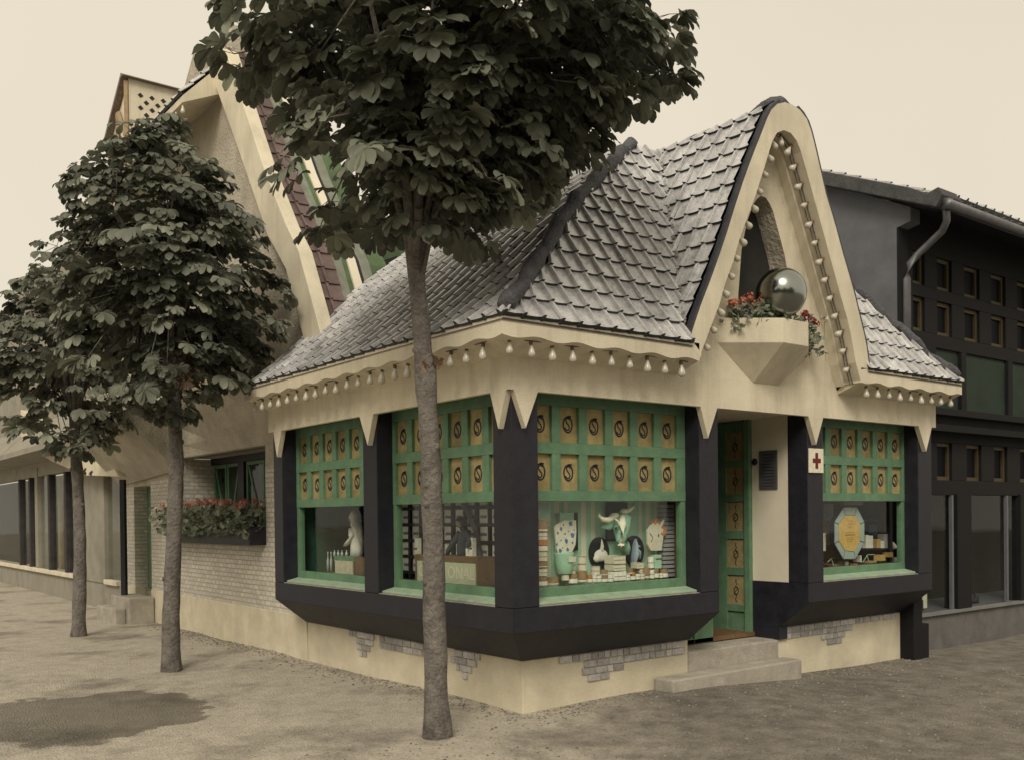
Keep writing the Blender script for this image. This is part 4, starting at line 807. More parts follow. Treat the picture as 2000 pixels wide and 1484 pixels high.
# chimney block and upper eave
p0 = hx(392, 90, .5); b = MB().box(.42, YV[3][0]-.0, 6.9, 1.5, 7.2, YV[4][1]-.02); part('chimney', b, ROUGHCAST, LH, bevel=.02)
b = MB(); b.prism([(-.15, 6.46), (-.15, 6.54), (.5, 7.22), (.5, 6.8), (XW, 6.7)], lambda p: (p[0], 6.15, p[1]), lambda p: (p[0], 10.6, p[1])); part('upper_eave', b, PLASTER, LH)
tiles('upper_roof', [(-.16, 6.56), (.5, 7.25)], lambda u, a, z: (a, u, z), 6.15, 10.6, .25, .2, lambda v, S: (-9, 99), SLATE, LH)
for i in range(18):
    o = bpy.data.objects.new('light_bulb', BULBME); COL.objects.link(o); o.parent = LH; o.location = Vector((-.13, 6.2+i*.24, 6.45))-ORG[LH.name]
# niche: ceiling, back, casements, sill
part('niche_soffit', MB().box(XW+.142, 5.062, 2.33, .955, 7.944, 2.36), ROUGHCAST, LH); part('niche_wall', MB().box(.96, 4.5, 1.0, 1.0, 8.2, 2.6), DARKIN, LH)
part('niche_return', MB().box(XW+.141, 5.03, 1.2, .95, 5.055, 2.33), PLASTER, LH)
XC = .84
def casement(y0, y1, diag):
    c = MB(); w = .045; z0, z1 = 1.2, 2.24; c.box(XC, y0, z0, XC+.05, y0+w, z1); c.box(XC, y1-w, z0, XC+.05, y1, z1); c.box(XC+.001, y0+w, z1-w, XC+.049, y1-w, z1); c.box(XC+.001, y0+w, z0, XC+.049, y1-w, z0+w)
    a, d = (y0+w, y1-w) if diag else (y1-w, y0+w); c.prism([(-.02, 0), (.02, 0), (.02, .03), (-.02, .03)], lambda p: (XC+.01+p[1], a+p[0], z0+w), lambda p: (XC+.01+p[1], d+p[0], z1-w))
    o = part('casement', c, GREEN, LH); part('pane', MB().box(XC+.02, y0+w, z0, XC+.024, y1-w, z1-w), GLASS, o)
yy = [at(u, 1000, 0, XC).y for u in (419, 443, 445, 468, 482, 517, 548)]
casement(yy[1], yy[0], True); casement(yy[3], yy[2], False); casement(yy[5], yy[4], True); casement(yy[5]-.5, yy[5]-.02, False)
part('window_post', MB().box(XC-.03, yy[4]+.02, 1.2, XC+.06, yy[3]-.02, 2.33), NAVY, LH); part('window_post', MB().box(XC-.03, yy[0]+.01, 1.2, XC+.06, yy[0]+.09, 2.24), NAVY, LH); part('window_head', MB().box(XC-.04, 5.06, 2.245, XC+.06, yy[0]+.09, 2.33), NAVY, LH)
# projecting cove below the upper window, with ledge
b = MB(); cv = [(XW, 2.34), (.30, 2.50), (.16, 2.75), (.02, 2.95), (-.02, 3.05), (XW, 3.05)]
b.prism(cv, lambda p: (p[0], 4.30, p[1]), lambda p: (p[0], 6.7+(.36-p[0])*0, p[1])); b.prism(cv, lambda p: (p[0], 6.7, p[1]), lambda p: (XW-.002 if p[0] < XW else XW, 7.9, p[1])); part('cove', b, ROUGHCAST, LH)
part('ledge', MB().box(-.05, 4.30, 3.05, XW, 6.72, 3.13), PLASTER, LH, bevel=.012)
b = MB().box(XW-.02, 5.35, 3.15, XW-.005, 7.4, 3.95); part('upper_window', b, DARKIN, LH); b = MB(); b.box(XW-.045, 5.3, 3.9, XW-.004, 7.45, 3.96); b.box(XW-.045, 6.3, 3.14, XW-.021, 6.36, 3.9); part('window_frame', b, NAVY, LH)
# doorway with green leaf
part('door', MB().box(.56, 9.0, .42, .6, 10.05, 2.3), GREEN, LH, label='green street door deep between brick jambs'); part('door_frame', MB().box(.44, 9.235, .42, .56, 9.29, 2.3), GREEN, LH)

b = MB(); b.box(-.02, 9.05, -.1, XW-.02, 10.0, .36); b.box(-.18, 9.2, -.1, -.021, 10.2, .2); part('door_step', b, STONE, LH, bevel=.02)
# sloping tiled canopy end with bulbs over the doorway
cz = [(6.9, 2.93), (10.1, 2.70), (10.1, 2.78), (6.9, 3.03)]
b = MB(); b.prism([(-.3, 2.70), (-.3, 2.80), (XW-.01, 3.35), (XW-.01, 2.05), (XW-.05, 2.05)], lambda p: (p[0], 7.95, p[1]+.12), lambda p: (p[0], 10.6, p[1]-.02)); part('canopy', b, ROUGHCAST, LH)
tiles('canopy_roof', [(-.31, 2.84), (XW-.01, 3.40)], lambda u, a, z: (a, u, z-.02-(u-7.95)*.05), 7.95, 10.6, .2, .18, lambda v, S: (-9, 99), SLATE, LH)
for i in range(11):
    o = bpy.data.objects.new('light_bulb', BULBME); COL.objects.link(o); o.parent = LH; o.location = Vector((-.24, 8.05+i*.22, 2.80-i*.011))-ORG[LH.name]
# green and cream striped side gable seen behind the pavilion roof
b = MB(); yg = 5.2
def gy(mb, pix, y0, y1):
    q = [at(u, v, 1, y0) for u, v in pix]; fan(mb, [(p.x, p.z) for p in q], lambda p: (p[0], y0, p[1]), lambda p: (p[0], y1, p[1])); return mb
gy(b, [(600, 445), (830, 445), (830, 700), (600, 700)], yg, yg+.1); part('green_side_wall', b, mat('olive_green_wall', (.085, .13, .065), .8, .3, 4, .3, 40), LH)
for pl, m_ in (([(700, 545), (740, 512), (776, 500), (776, 508), (742, 530), (703, 556)], BLACK), ([(703, 560), (742, 534), (780, 508), (800, 508), (742, 546), (708, 568)], CREAMHI)):
    part('painted_board', gy(MB(), pl, yg-.03, yg-.002), m_, LH)
geraniums('geranium_plant', 'red geraniums on the upper window ledge, seen through the chestnut leaves', 'plant', [(.12, 5.9, 3.14, .2, .2), (.12, 6.3, 3.14, .25, .22), (.12, 6.6, 3.14, .2, .2)], 260, 9, [FR1, FR2, FR1], leafr=.04)
# flower box below the casements
fb = thing('flower_box', (.3, 6.4, 1.2), 'long dark wooden flower box hung under the green casement window', 'flower box')
part('box', MB().box(.16, 5.06, 1.19, .50, 7.93, 1.40), NAVY, fb, bevel=.01)
geraniums('geranium_bed', 'dense bank of salmon red and white geraniums filling the dark box at the brick wall', 'flowers', [(.2, 5.2+k*.26, 1.42, .22, .22) for k in range(11)], 1700, 66, [FR2, FR1, FR2, FR2, FW, FR1], leafr=.042, droop=.12)
# ---- corner tower above the house
TW = thing('lookout_tower', (1.6, 12.7, 7), 'pale timber framed lookout tower with pierced lattice parapet at the upper left', 'tower')
X0, Y0 = 1.0, 12.2
b = MB(); b.box(X0, Y0, 5.5, 2.6, 13.3, 8.1); b.prism([(Y0, 8.1), (13.3, 8.1), (13.3, 8.5), (Y0+.02, 9.25), (Y0, 9.25)], lambda p: (X0, p[0], p[1]), lambda p: (2.6, p[0], p[1])); part('wall', b, PLASTER, TW)
b = MB(); 
for (a, z0, c, z1) in ((Y0+.02, 6.5, Y0+.02, 9.2), (Y0+.55, 6.5, Y0+.55, 8.8), (13.28, 6.5, 13.28, 8.5), (Y0, 8.2, 13.3, 8.0), (Y0, 7.6, 13.3, 7.4), (Y0+.05, 8.2, Y0+.5, 8.8), (Y0+.6, 7.5, 13.2, 8.0)): b.loft([(X0-.03, a, z0), (X0-.03, c, z1)], .05, 4)
part('timber_frame', b, mat('ochre_timber', (.30, .22, .13), .8, .2, 9), TW)
b = MB(); b.box(X0-.01, Y0+.12, 7.55, X0+.0, Y0+.45, 8.05); b.box(X0-.01, Y0+.65, 7.4, X0, 13.1, 7.9); part('window', b, mat('amber_tower_glass', (.25, .16, .06), .4, .2), TW)  # tower panes in plain amber colour
b = MB()
for r in range(4):
    for k in range(4):
        cx_, cz_ = X0+.2+k*.2+(r % 2)*.1, 9.0-r*.11; b.py([(cx_-.05, cz_), (cx_, cz_-.045), (cx_+.05, cz_), (cx_, cz_+.045)], Y0-.006, Y0+.004)
part('pierced_openings', b, DARKIN, TW)
b = MB(); b.prism([(Y0-.1, 9.25), (Y0+.05, 9.33), (13.4, 8.5), (13.4, 8.42), (Y0+.05, 9.25)], lambda p: (X0-.12, p[0], p[1]), lambda p: (2.75, p[0], p[1])); part('roof', b, mat('weathered_tile', (.2, .16, .13), .8, .3, 20, .4, 30), TW)
# ================================================================ neighbouring shop at the far left
NS = thing('curtained_shop', (XW, 16, 0), 'cream shop front with curtained windows at the far left of the street', 'shop')
XN = .36
def ny(u): return at(u, 1000, 0, XN).y
b = MB(); b.box(XN, 10.62, -.3, XN+.2, 40, .42)
for u0, u1 in ((205, 166), (240, 236), (75, 70)): b.box(XN-.02, ny(u0), .42, XN+.25, ny(u1), 2.6)
b.box(XN+.001, 11.0, 2.42, XN+.2, 40, 6.5)
part('wall', b, mat('dull_cream_shop_plaster', (.28, .26, .215), .9, .15, 3, .4, 50, stain=.4), NS, bevel=.01)
b = MB(); b.box(XN-.06, 10.9, .42, XN+.05, ny(207), .50); b.box(XN-.06, ny(165), .42, XN+.05, 39, .50); part('sill', b, PLASTER, NS, bevel=.01)
part('pane', MB().box(XN+.05, 10.9, .5, XN+.055, 39, 2.42), GLASS, NS); part('interior', MB().box(XN+1.2, 10.9, .3, XN+1.25, 39, 2.6), mat('dim_interior', (.02, .017, .014), .9, .5, 2), NS)
for u_ in (98, 130, 150, 60, 40):
    part('window_post', MB().box(XN-.01, ny(u_), .5, XN+.12, ny(u_)+.16, 2.42), NAVYUNDER, NS)
CUR = mat('ochre_curtain', (.30, .24, .13), .9, .2, 6, .3, 30)
for u0, u1 in ((222, 208), (122, 105), (92, 84)):
    y0, y1 = ny(u0), ny(u1); b = MB(); n = 40; vs = []
    for i in range(n+1): y = y0+(y1-y0)*i/n; x = XN+.3+.05*math.sin((y-y0)*22); vs += [(x, y, .5), (x, y, 2.42)]
    b.add(vs, [(2*i, 2*i+1, 2*i+3, 2*i+2) for i in range(n)]); part('curtain', b, CUR, NS, fix=False)
b = MB(); gx(b, [(40, 800), (100, 835), (165, 880), (215, 903), (232, 930), (165, 928), (100, 900), (40, 860)], .1, .5); part('sloping_lintel', b, PLASTER2, NS, bevel=.01)
b = MB(); b.prism([(-.3, 2.75), (-.3, 2.85), (.35, 3.5), (.35, 2.7)], lambda p: (p[0], 12, p[1]), lambda p: (p[0], 40, p[1])); part('eave', b, mat('dull_cream_shop_plaster', (.28, .26, .215)), NS)
pp = at(243.5, 1185, 0, .1); b = MB(); b.loft([(.1, pp.y, -.2), (.1, pp.y, 2.1)], .05, 4); solo('iron_post', b, NAVY, (.1, pp.y, 0), 'thin dark iron post standing left of the brick door pillar', 'post')
# ================================================================ dark timbered house on the right
RH = thing('timbered_house', (7, 1, 0), 'dark timbered house with grey gable wall and amber window frames at the right edge', 'house')
GREYW = mat('grey_gable_plaster', (.13, .133, .145), .9, .15, 3, .3, 50, stain=.3); XG, YG = 6.0, .60
def gp(u, v, X=XG): p = at(u, v, 0, X); return (p.y, p.z)
c0, c1 = gp(1605, 338), gp(1842, 385)
sl = (c0[1]-c1[1])/(c0[0]-c1[0])
b = MB(); fan(b, [(YG, -.4), (4.4, -.4), (4.4, c0[1]+sl*(2.6-c0[0])-1.0), (2.6, c0[1]+sl*(2.6-c0[0])-.05), (gp(1778, 405)[0], gp(1778, 405)[1]), (gp(1778, 432)[0], gp(1778, 432)[1]), (YG, gp(1752, 445)[1])], lambda p: (XG, p[0], p[1]), lambda p: (XG+.2, p[0], p[1])); part('gable_wall', b, GREYW, RH)
b = MB(); e = c1; fan(b, [(e[0]-.08, e[1]-.02), (e[0]-.03, e[1]+.07), (e[0]+.1, e[1]+.035), (e[0]+.3, e[1]+.04+sl*.25), (2.6, c0[1]+sl*(2.6-c0[0])), (2.6, c0[1]+sl*(2.6-c0[0])-.17), (e[0], e[1]-.14)], lambda p: (XG-.16, p[0], p[1]), lambda p: (XG+.25, p[0], p[1])); part('coping', b, mat('grey_coping', (.07, .07, .073), .85, .3, 7, .6, 30), RH, bevel=.01)
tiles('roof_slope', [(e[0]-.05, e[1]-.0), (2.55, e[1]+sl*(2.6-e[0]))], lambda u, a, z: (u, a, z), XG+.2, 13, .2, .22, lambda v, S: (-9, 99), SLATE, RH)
b = MB(); ge = gp(1845, 395); b.box(XG+.1, e[0]-.02, e[1]-.09, 13, e[0]+.02, e[1]-.02); fan(b, [(e[0], e[1]-.1), (YG+.1, e[1]+sl*(YG-e[0])-.1), (YG+.1, e[1]+sl*(YG-e[0])-.16), (e[0], e[1]-.14)], lambda p: (XG+.05, p[0], p[1]), lambda p: (13, p[0], p[1])); part('eave_board', b, BLACK, RH)
b = MB(); b.loft([(XG-.1, e[0]-.09, e[1]-.11), (13, e[0]-.09, e[1]-.13)], .055, 10); part('gutter', b, METAL, RH, smooth=True)
b = MB(); g0 = Vector((XG+.12, e[0]-.09, e[1]-.15)); q = [g0, g0+Vector((0, 0, -.22)), g0+Vector((0, .06, -.36)), Vector((XG+.22, YG-.16, g0.z-.62)), Vector((XG+.22, YG-.1, g0.z-.78)), Vector((XG+.22, YG-.1, 2.6))]
q = []
for (u, v, y) in ((1848, 400, e[0]-.05), (1849, 432, e[0]-.03), (1840, 452, e[0]+.06), (1792, 498, YG-.18), (1776, 516, YG-.13), (1772, 545, YG-.11), (1772, 760, YG-.11)): q.append(at(u, v, 1, y))
b.loft(q, [.045, .04, .04, .04, .04, .04, .04], 10); b.loft([q[0]+Vector((0, 0, .05)), q[0]-Vector((0, 0, .05))], [.07, .05], 10); part('downpipe', b, METAL, RH, smooth=True)
# street front, colours darkened to stand for the shade over this house
DW = mat('black_timber_front', (.008, .0075, .0085), .8, .3, 8, .3, 40)
b = MB()
XB = [(6.34, 6.60), (6.88, 7.22), (7.52, 7.90), (8.2, 8.58), (8.9, 9.28), (9.6, 9.98), (10.3, 10.68)]
zs = [(4.12, 4.50), (3.58, 3.98)]; edges = [XG+.2]+[x for a in XB for x in a]+[13]
b.box(XG+.2, YG, 4.50, 13, YG+.15, 4.98); b.box(XG+.2, YG, 3.98, 13, YG+.15, 4.12); b.box(XG+.2, YG, 3.42, 13, YG+.15, 3.58)
for i in range(0, len(edges), 2):
    for z0, z1 in zs: b.box(edges[i], YG+.001, z0, edges[i+1], YG+.15, z1)
b.box(XG+.2, YG, 2.31, 13, YG+.15, 2.45); b.box(XG+.2, YG, 1.68, 13, YG+.15, 1.86)
XCc = [(6.85, 7.20), (7.55, 7.92), (8.25, 8.6), (8.95, 9.3), (9.65, 10.0)]; edges = [XG+.2]+[x for a in XCc for x in a]+[13]
for i in range(0, len(edges), 2): b.box(edges[i], YG+.001, 1.86, edges[i+1], YG+.15, 2.31)
for x0, x1 in ((5.93, 6.2), (7.26, 7.60), (8.9, 9.2), (10.4, 10.7)): b.box(x0, YG-.03, .27, x1, YG+.15, 1.70)
for x0, x1 in ((6.003, 6.2), (6.56, 6.80), (7.4, 7.52), (8.6, 8.72), (9.8, 9.92)): b.box(x0, YG-.02, 2.45, x1, YG+.12, 4.9 if x0 < 6.1 else 3.42)
part('timber_front', b, DW, RH, bevel=.006)
b = MB(); b.box(5.95, YG-.22, 2.60, 13, YG, 2.68); b.box(5.95, YG-.12, 2.45, 13, YG-.001, 2.60); b.box(5.97, YG-.16, 2.42, 13, YG-.121, 2.50); part('string_course', b, DW, RH, bevel=.006)
b = MB(); b.box(6.2, YG+.03, 2.68, 13, YG+.08, 3.42); part('green_panels', b, mat('dull_green_panel', (.022, .035, .025), .8, .3, 4), RH)
b = MB(); b.box(5.93, YG-.04, -.5, 13, YG+.15, .27); part('plinth', b, mat('grey_plinth', (.13, .125, .12), .9, .2, 5, .4, 40), RH); part('shop_sill', MB().box(5.93, YG-.08, .27, 13, YG+.02, .30), mat('pale_sill', (.18, .18, .175), .8, .15), RH)
fm = mat('amber_window_frame', (.065, .047, .022), .6, .2, 9)
for (x0, x1), (z0, z1) in [(a, z) for a in XB for z in zs]+[(a, (1.86, 2.31)) for a in XCc]:
    if x0 > 9.2: continue
    w = .045; c = MB(); c.box(x0, YG+.04, z0, x0+w, YG+.09, z1); c.box(x1-w, YG+.04, z0, x1, YG+.09, z1); c.box(x0+w, YG+.041, z0, x1-w, YG+.09, z0+w); c.box(x0+w, YG+.041, z1-w, x1-w, YG+.09, z1)
    o = part('window_frame', c, fm, RH); part('pane', MB().box(x0+w, YG+.07, z0+w, x1-w, YG+.074, z1-w), mat('dark_window_glass', (.006, .0065, .009), .5, .2, spec=.06), o)
part('shop_pane', MB().box(6.2, YG+.03, .30, 13, YG+.034, 1.68), GLASS, RH)
b = MB(); b.box(6.2, YG+.9, .2, 13, YG+.95, 1.75); part('shop_interior', b, mat('brown_shop_interior', (.02, .017, .015), .9, .4, 3), RH); part('display_floor', MB().box(6.2, YG+.04, .20, 13, YG+.9, .30), mat('grey_display_floor', (.09, .09, .1), .8, .2), RH)
for x_ in (7.16, 8.55): part('glazing_bar', MB().box(x_, YG-.01, .30, x_+.04, YG+.029, 1.68), mat('grey_bar', (.12, .12, .14), .5, .1), RH)
# dark bracket pier at the end of the pavilion
b = MB(); b.box(5.60, .20, -.2, 5.78, .50, .80); b.box(5.781, .22, -.2, 5.95, .58, .26); part('timber_pier', b, DW, RH, bevel=.008)
for k, (x, z) in enumerate(((6.75, .30), (7.85, .30), (8.1, .30))):
    b = MB(); b.loft([(x-.12, YG+.22, z+.03), (x-.02, YG+.2, z+.04), (x+.06, YG+.2, z+.05)], [(.03, .028), (.036, .035), (.034, .045)], 10); b.loft([(x+.05, YG+.2, z+.04), (x+.06, YG+.2, z+.13)], [.036, .03], 10); b.box(x+.03, YG+.17, z, x+.08, YG+.23, z+.03)
    solo('shoe', b, BLACK, (x, YG+.2, z), ['black shoe in the lower corner of the dark shop window', 'black shoe beside the pale carton in the second dark shop window', 'black shoe farthest right on the grey display floor'][k], 'shoe', 'shoes in the dark shop window', smooth=True)
for k, x in enumerate((7.05, 8.0)): solo('carton', MB().box(x, YG+.3, .30, x+.09, YG+.4, .50), CREAM, (x, YG+.3, .3), ['pale carton in the first dark shop window by the glazing bar', 'pale carton between black shoes in the second dark shop window'][k], 'carton', bevel=.003)
# ================================================================ ground
def gz(x, y):
    z = .035*mnoise.noise(Vector((x*.35, y*.35, 3)))+.012*mnoise.noise(Vector((x*1.4, y*1.4, 1)))
    if x > 1: z -= .022*(min(x, 7)-1)
    z += .045*math.exp(-((x-2.2)**2+(y+.1)**2)/1.2)
    return z-.012
n = 150; xs = np.r_[np.linspace(-60, -7, 14)[:-1], np.linspace(-7, 10, n), np.linspace(10, 70, 14)[1:]]; ys = np.r_[np.linspace(-40, -6.5, 10)[:-1], np.linspace(-6.5, 13, n), np.linspace(13, 120, 18)[1:]]
b = MB(); b.v = [(float(x), float(y), gz(x, y)) for y in ys for x in xs]; b.t = [1.]*len(b.v); W_ = len(xs)
b.f = [(j*W_+i, j*W_+i+1, (j+1)*W_+i+1, (j+1)*W_+i) for j in range(len(ys)-1) for i in range(W_-1)]; b.mi = [0]*len(b.f)
g = bpy.data.materials.new('sandy_gravel_ground'); g.use_nodes = True; nt = g.node_tree; N = nt.nodes; L = nt.links; bs = N['Principled BSDF']; tc = N.new('ShaderNodeTexCoord')
def nz(s, d=6, r=.6):
    q = N.new('ShaderNodeTexNoise'); q.inputs['Scale'].default_value = s; q.inputs['Detail'].default_value = d; q.inputs['Roughness'].default_value = r; L.new(tc.outputs['Object'], q.inputs['Vector']); return q
def ramp(src, a, c, lo=0, hi=1):
    q = N.new('ShaderNodeMapRange'); q.inputs[1].default_value = a; q.inputs[2].default_value = c; q.inputs[3].default_value = lo; q.inputs[4].default_value = hi; L.new(src, q.inputs[0]); return q.outputs[0]
def mixc(f, A, B_, mode='MIX'):
    q = N.new('ShaderNodeMix'); q.data_type = 'RGBA'; q.blend_type = mode
    if isinstance(f, float): q.inputs[0].default_value = f
    else: L.new(f, q.inputs[0])
    for i, v in ((6, A), (7, B_)):
        if isinstance(v, tuple): q.inputs[i].default_value = (*v, 1)
        else: L.new(v, q.inputs[i])
    return q.outputs[2]
big = nz(.9, 5, .65); mid = nz(5, 6); fine = nz(55, 3, .8); vor = N.new('ShaderNodeTexVoronoi'); vor.inputs['Scale'].default_value = 62; L.new(tc.outputs['Object'], vor.inputs['Vector'])
sand = mixc(ramp(mid.outputs['Fac'], .3, .7), (.37, .335, .28), (.49, .445, .37)); sand = mixc(ramp(big.outputs['Fac'], .5, .68), sand, (.20, .178, .15))
shaded_grav = mixc(ramp(mid.outputs['Fac'], .35, .65), (.10, .091, .08), (.20, .18, .157))  # dark gravel colour that also holds the shade over the right side
spx = N.new('ShaderNodeSeparateXYZ'); L.new(tc.outputs['Object'], spx.inputs[0])
ma = N.new('ShaderNodeMath'); ma.operation = 'MULTIPLY_ADD'; ma.inputs[1].default_value = -.9; L.new(spx.outputs[1], ma.inputs[0]); L.new(spx.outputs[0], ma.inputs[2])
mb_ = N.new('ShaderNodeMath'); mb_.operation = 'MULTIPLY_ADD'; mb_.inputs[1].default_value = 2.2; L.new(big.outputs['Fac'], mb_.inputs[0]); L.new(ma.outputs[0], mb_.inputs[2])
base = mixc(ramp(mb_.outputs[0], 1.3, 2.8, 0, .85), sand, shaded_grav)
hs_ = N.new('ShaderNodeHueSaturation'); hs_.inputs['Saturation'].default_value = 0; L.new(vor.outputs['Color'], hs_.inputs['Color']); peb = mixc(.3, base, hs_.outputs[0], 'OVERLAY')
base = mixc(ramp(fine.outputs['Fac'], .3, .7, .0, .45), peb, mixc(.5, base, (.12, .105, .09)))
pc = at(170, 1390, 2, 0); ra = (at(396, 1390, 2, 0)-pc).length; rb = (at(170, 1340, 2, 0)-at(170, 1436, 2, 0)).length/2
mpp = N.new('ShaderNodeMapping'); mpp.vector_type = 'TEXTURE'; mpp.inputs['Location'].default_value = (pc.x, pc.y, 0); mpp.inputs['Rotation'].default_value = (0, 0, -CAM['yaw']); mpp.inputs['Scale'].default_value = (ra, rb, 1e3); L.new(tc.outputs['Object'], mpp.inputs[0])
ln = N.new('ShaderNodeVectorMath'); ln.operation = 'LENGTH'; L.new(mpp.outputs[0], ln.inputs[0]); wn = nz(2.2, 6, .6); dm = N.new('ShaderNodeMath'); dm.operation = 'MULTIPLY_ADD'; dm.inputs[1].default_value = 1.1; L.new(wn.outputs['Fac'], dm.inputs[0]); L.new(ln.outputs['Value'], dm.inputs[2])
damp = ramp(dm.outputs[0], 1.50, 1.55, 1, 0); wet = ramp(dm.outputs[0], .55, 1.0, 1, 0)
base = mixc(damp, base, mixc(1., base, (.46, .45, .44), 'MULTIPLY'))
L.new(ramp(damp, 0, 1, .95, .3), bs.inputs['Roughness']); L.new(base, bs.inputs['Base Color']); bs.inputs['Specular IOR Level'].default_value = .15
ad = N.new('ShaderNodeMath'); ad.operation = 'ADD'; L.new(fine.outputs['Fac'], ad.inputs[0]); L.new(vor.outputs['Distance'], ad.inputs[1]); bp_ = N.new('ShaderNodeBump'); bp_.inputs['Strength'].default_value = .8; bp_.inputs['Distance'].default_value = .012; L.new(ad.outputs[0], bp_.inputs['Height']); L.new(bp_.outputs[0], bs.inputs['Normal'])
solo('ground', b, g, (0, 0, 0), None, None, kind='structure', smooth=True, fix=False)
# loose gravel against the pavilion and on the forecourt
b = MB(); r_ = random.Random(3)
def pebble(x, y, s, t):
    z = gz(x, y); vs = [(x+dx*s*r_.uniform(.6, 1.2), y+dy*s*r_.uniform(.6, 1.2), z+dz*s*.6) for dx, dy, dz in ((1, 0, .1), (0, 1, .1), (-1, 0, .1), (0, -1, .1), (.1, 0, 1), (0, 0, -.6))]
    b.add(vs, [(0, 1, 4), (1, 2, 4), (2, 3, 4), (3, 0, 4), (1, 0, 5), (2, 1, 5), (3, 2, 5), (0, 3, 5)], t)
for _ in range(5200):
    k = r_.random()
    if k < .35: x, y = D-abs(r_.gauss(0, .16))-.02, r_.uniform(.2, 8.8)
    elif k < .6: x, y = r_.uniform(.3, 5.6), D-abs(r_.gauss(0, .2))-.02
    else: x, y = r_.uniform(-2, 6), r_.uniform(-2.2, .3)
    if 1.7 < x < 3.55 and y > .1: continue
    pebble(x, y, r_.choice((.005, .007, .009, .012, .017)), r_.uniform(.45, 1.15))
solo('loose_gravel', b, mat('gravel_stone', (.24, .215, .18), .9, .2, 30, tint=True), (0, 0, 0), 'loose grey gravel scattered along the plinth and forecourt', 'gravel', kind='stuff', fix=False)
# ================================================================ horse chestnut trees
def leaflet_template():
    st = [(0, .012), (.22, .10), (.48, .19), (.70, .245), (.88, .19), (1, .0)]; P = []
    for u, w in st: P.append((u, w))
    return P
LT = leaflet_template()
def leaf_mesh(V, F, T, p, d, n, s, tint, R):
    """one palmate leaf: p attachment, d direction of midrib, n upper normal"""
    c = n.cross(d).normalized()
    k = 7 if R.random() < .45 else 5; angs = (-112, -72, -36, 0, 36, 72, 112) if k == 7 else (-95, -47, 0, 47, 95)
    droop = R.uniform(.35, 1.5); tint *= 1.7 if R.random() < .08 else 1  # a few random leaves tinted paler to stand for highlights
    for a in angs:
        a_ = math.radians(a+R.uniform(-8, 8)); L0 = s*(1-.36*(abs(a)/112)**1.4)*R.uniform(.88, 1.1); dd = (d*math.cos(a_)+c*math.sin(a_)).normalized(); cc = n.cross(dd).normalized()
        o = len(V); q = p.copy(); dirv = dd.copy(); tw = R.uniform(-.35, .35); cc = (cc+n*tw).normalized(); prev = 0; tt = tint*R.uniform(.7, 1.3); dr = droop*R.uniform(.7, 1.3)
        for i, (u, w) in enumerate(LT):
            st = (u-prev)*L0; prev = u; q = q+dirv*st; dirv = (dirv+Vector((0, 0, -dr*.55*(u*.9+.1)))).normalized()
            up = dirv.cross(cc).normalized()*(-1); up = -up if up.dot(n) < 0 else up
            if w < .005: V.append(tuple(q))
            else: V.append(tuple(q+cc*w*L0+up*w*L0*.28)); V.append(tuple(q)); V.append(tuple(q-cc*w*L0+up*w*L0*.28))
        for i in range(4): F.append((o+i*3, o+i*3+1, o+i*3+4, o+i*3+3)); F.append((o+i*3+1, o+i*3+2, o+i*3+5, o+i*3+4))
        F.append((o+12, o+13, o+15)); F.append((o+13, o+14, o+15)); T += [tt]*16
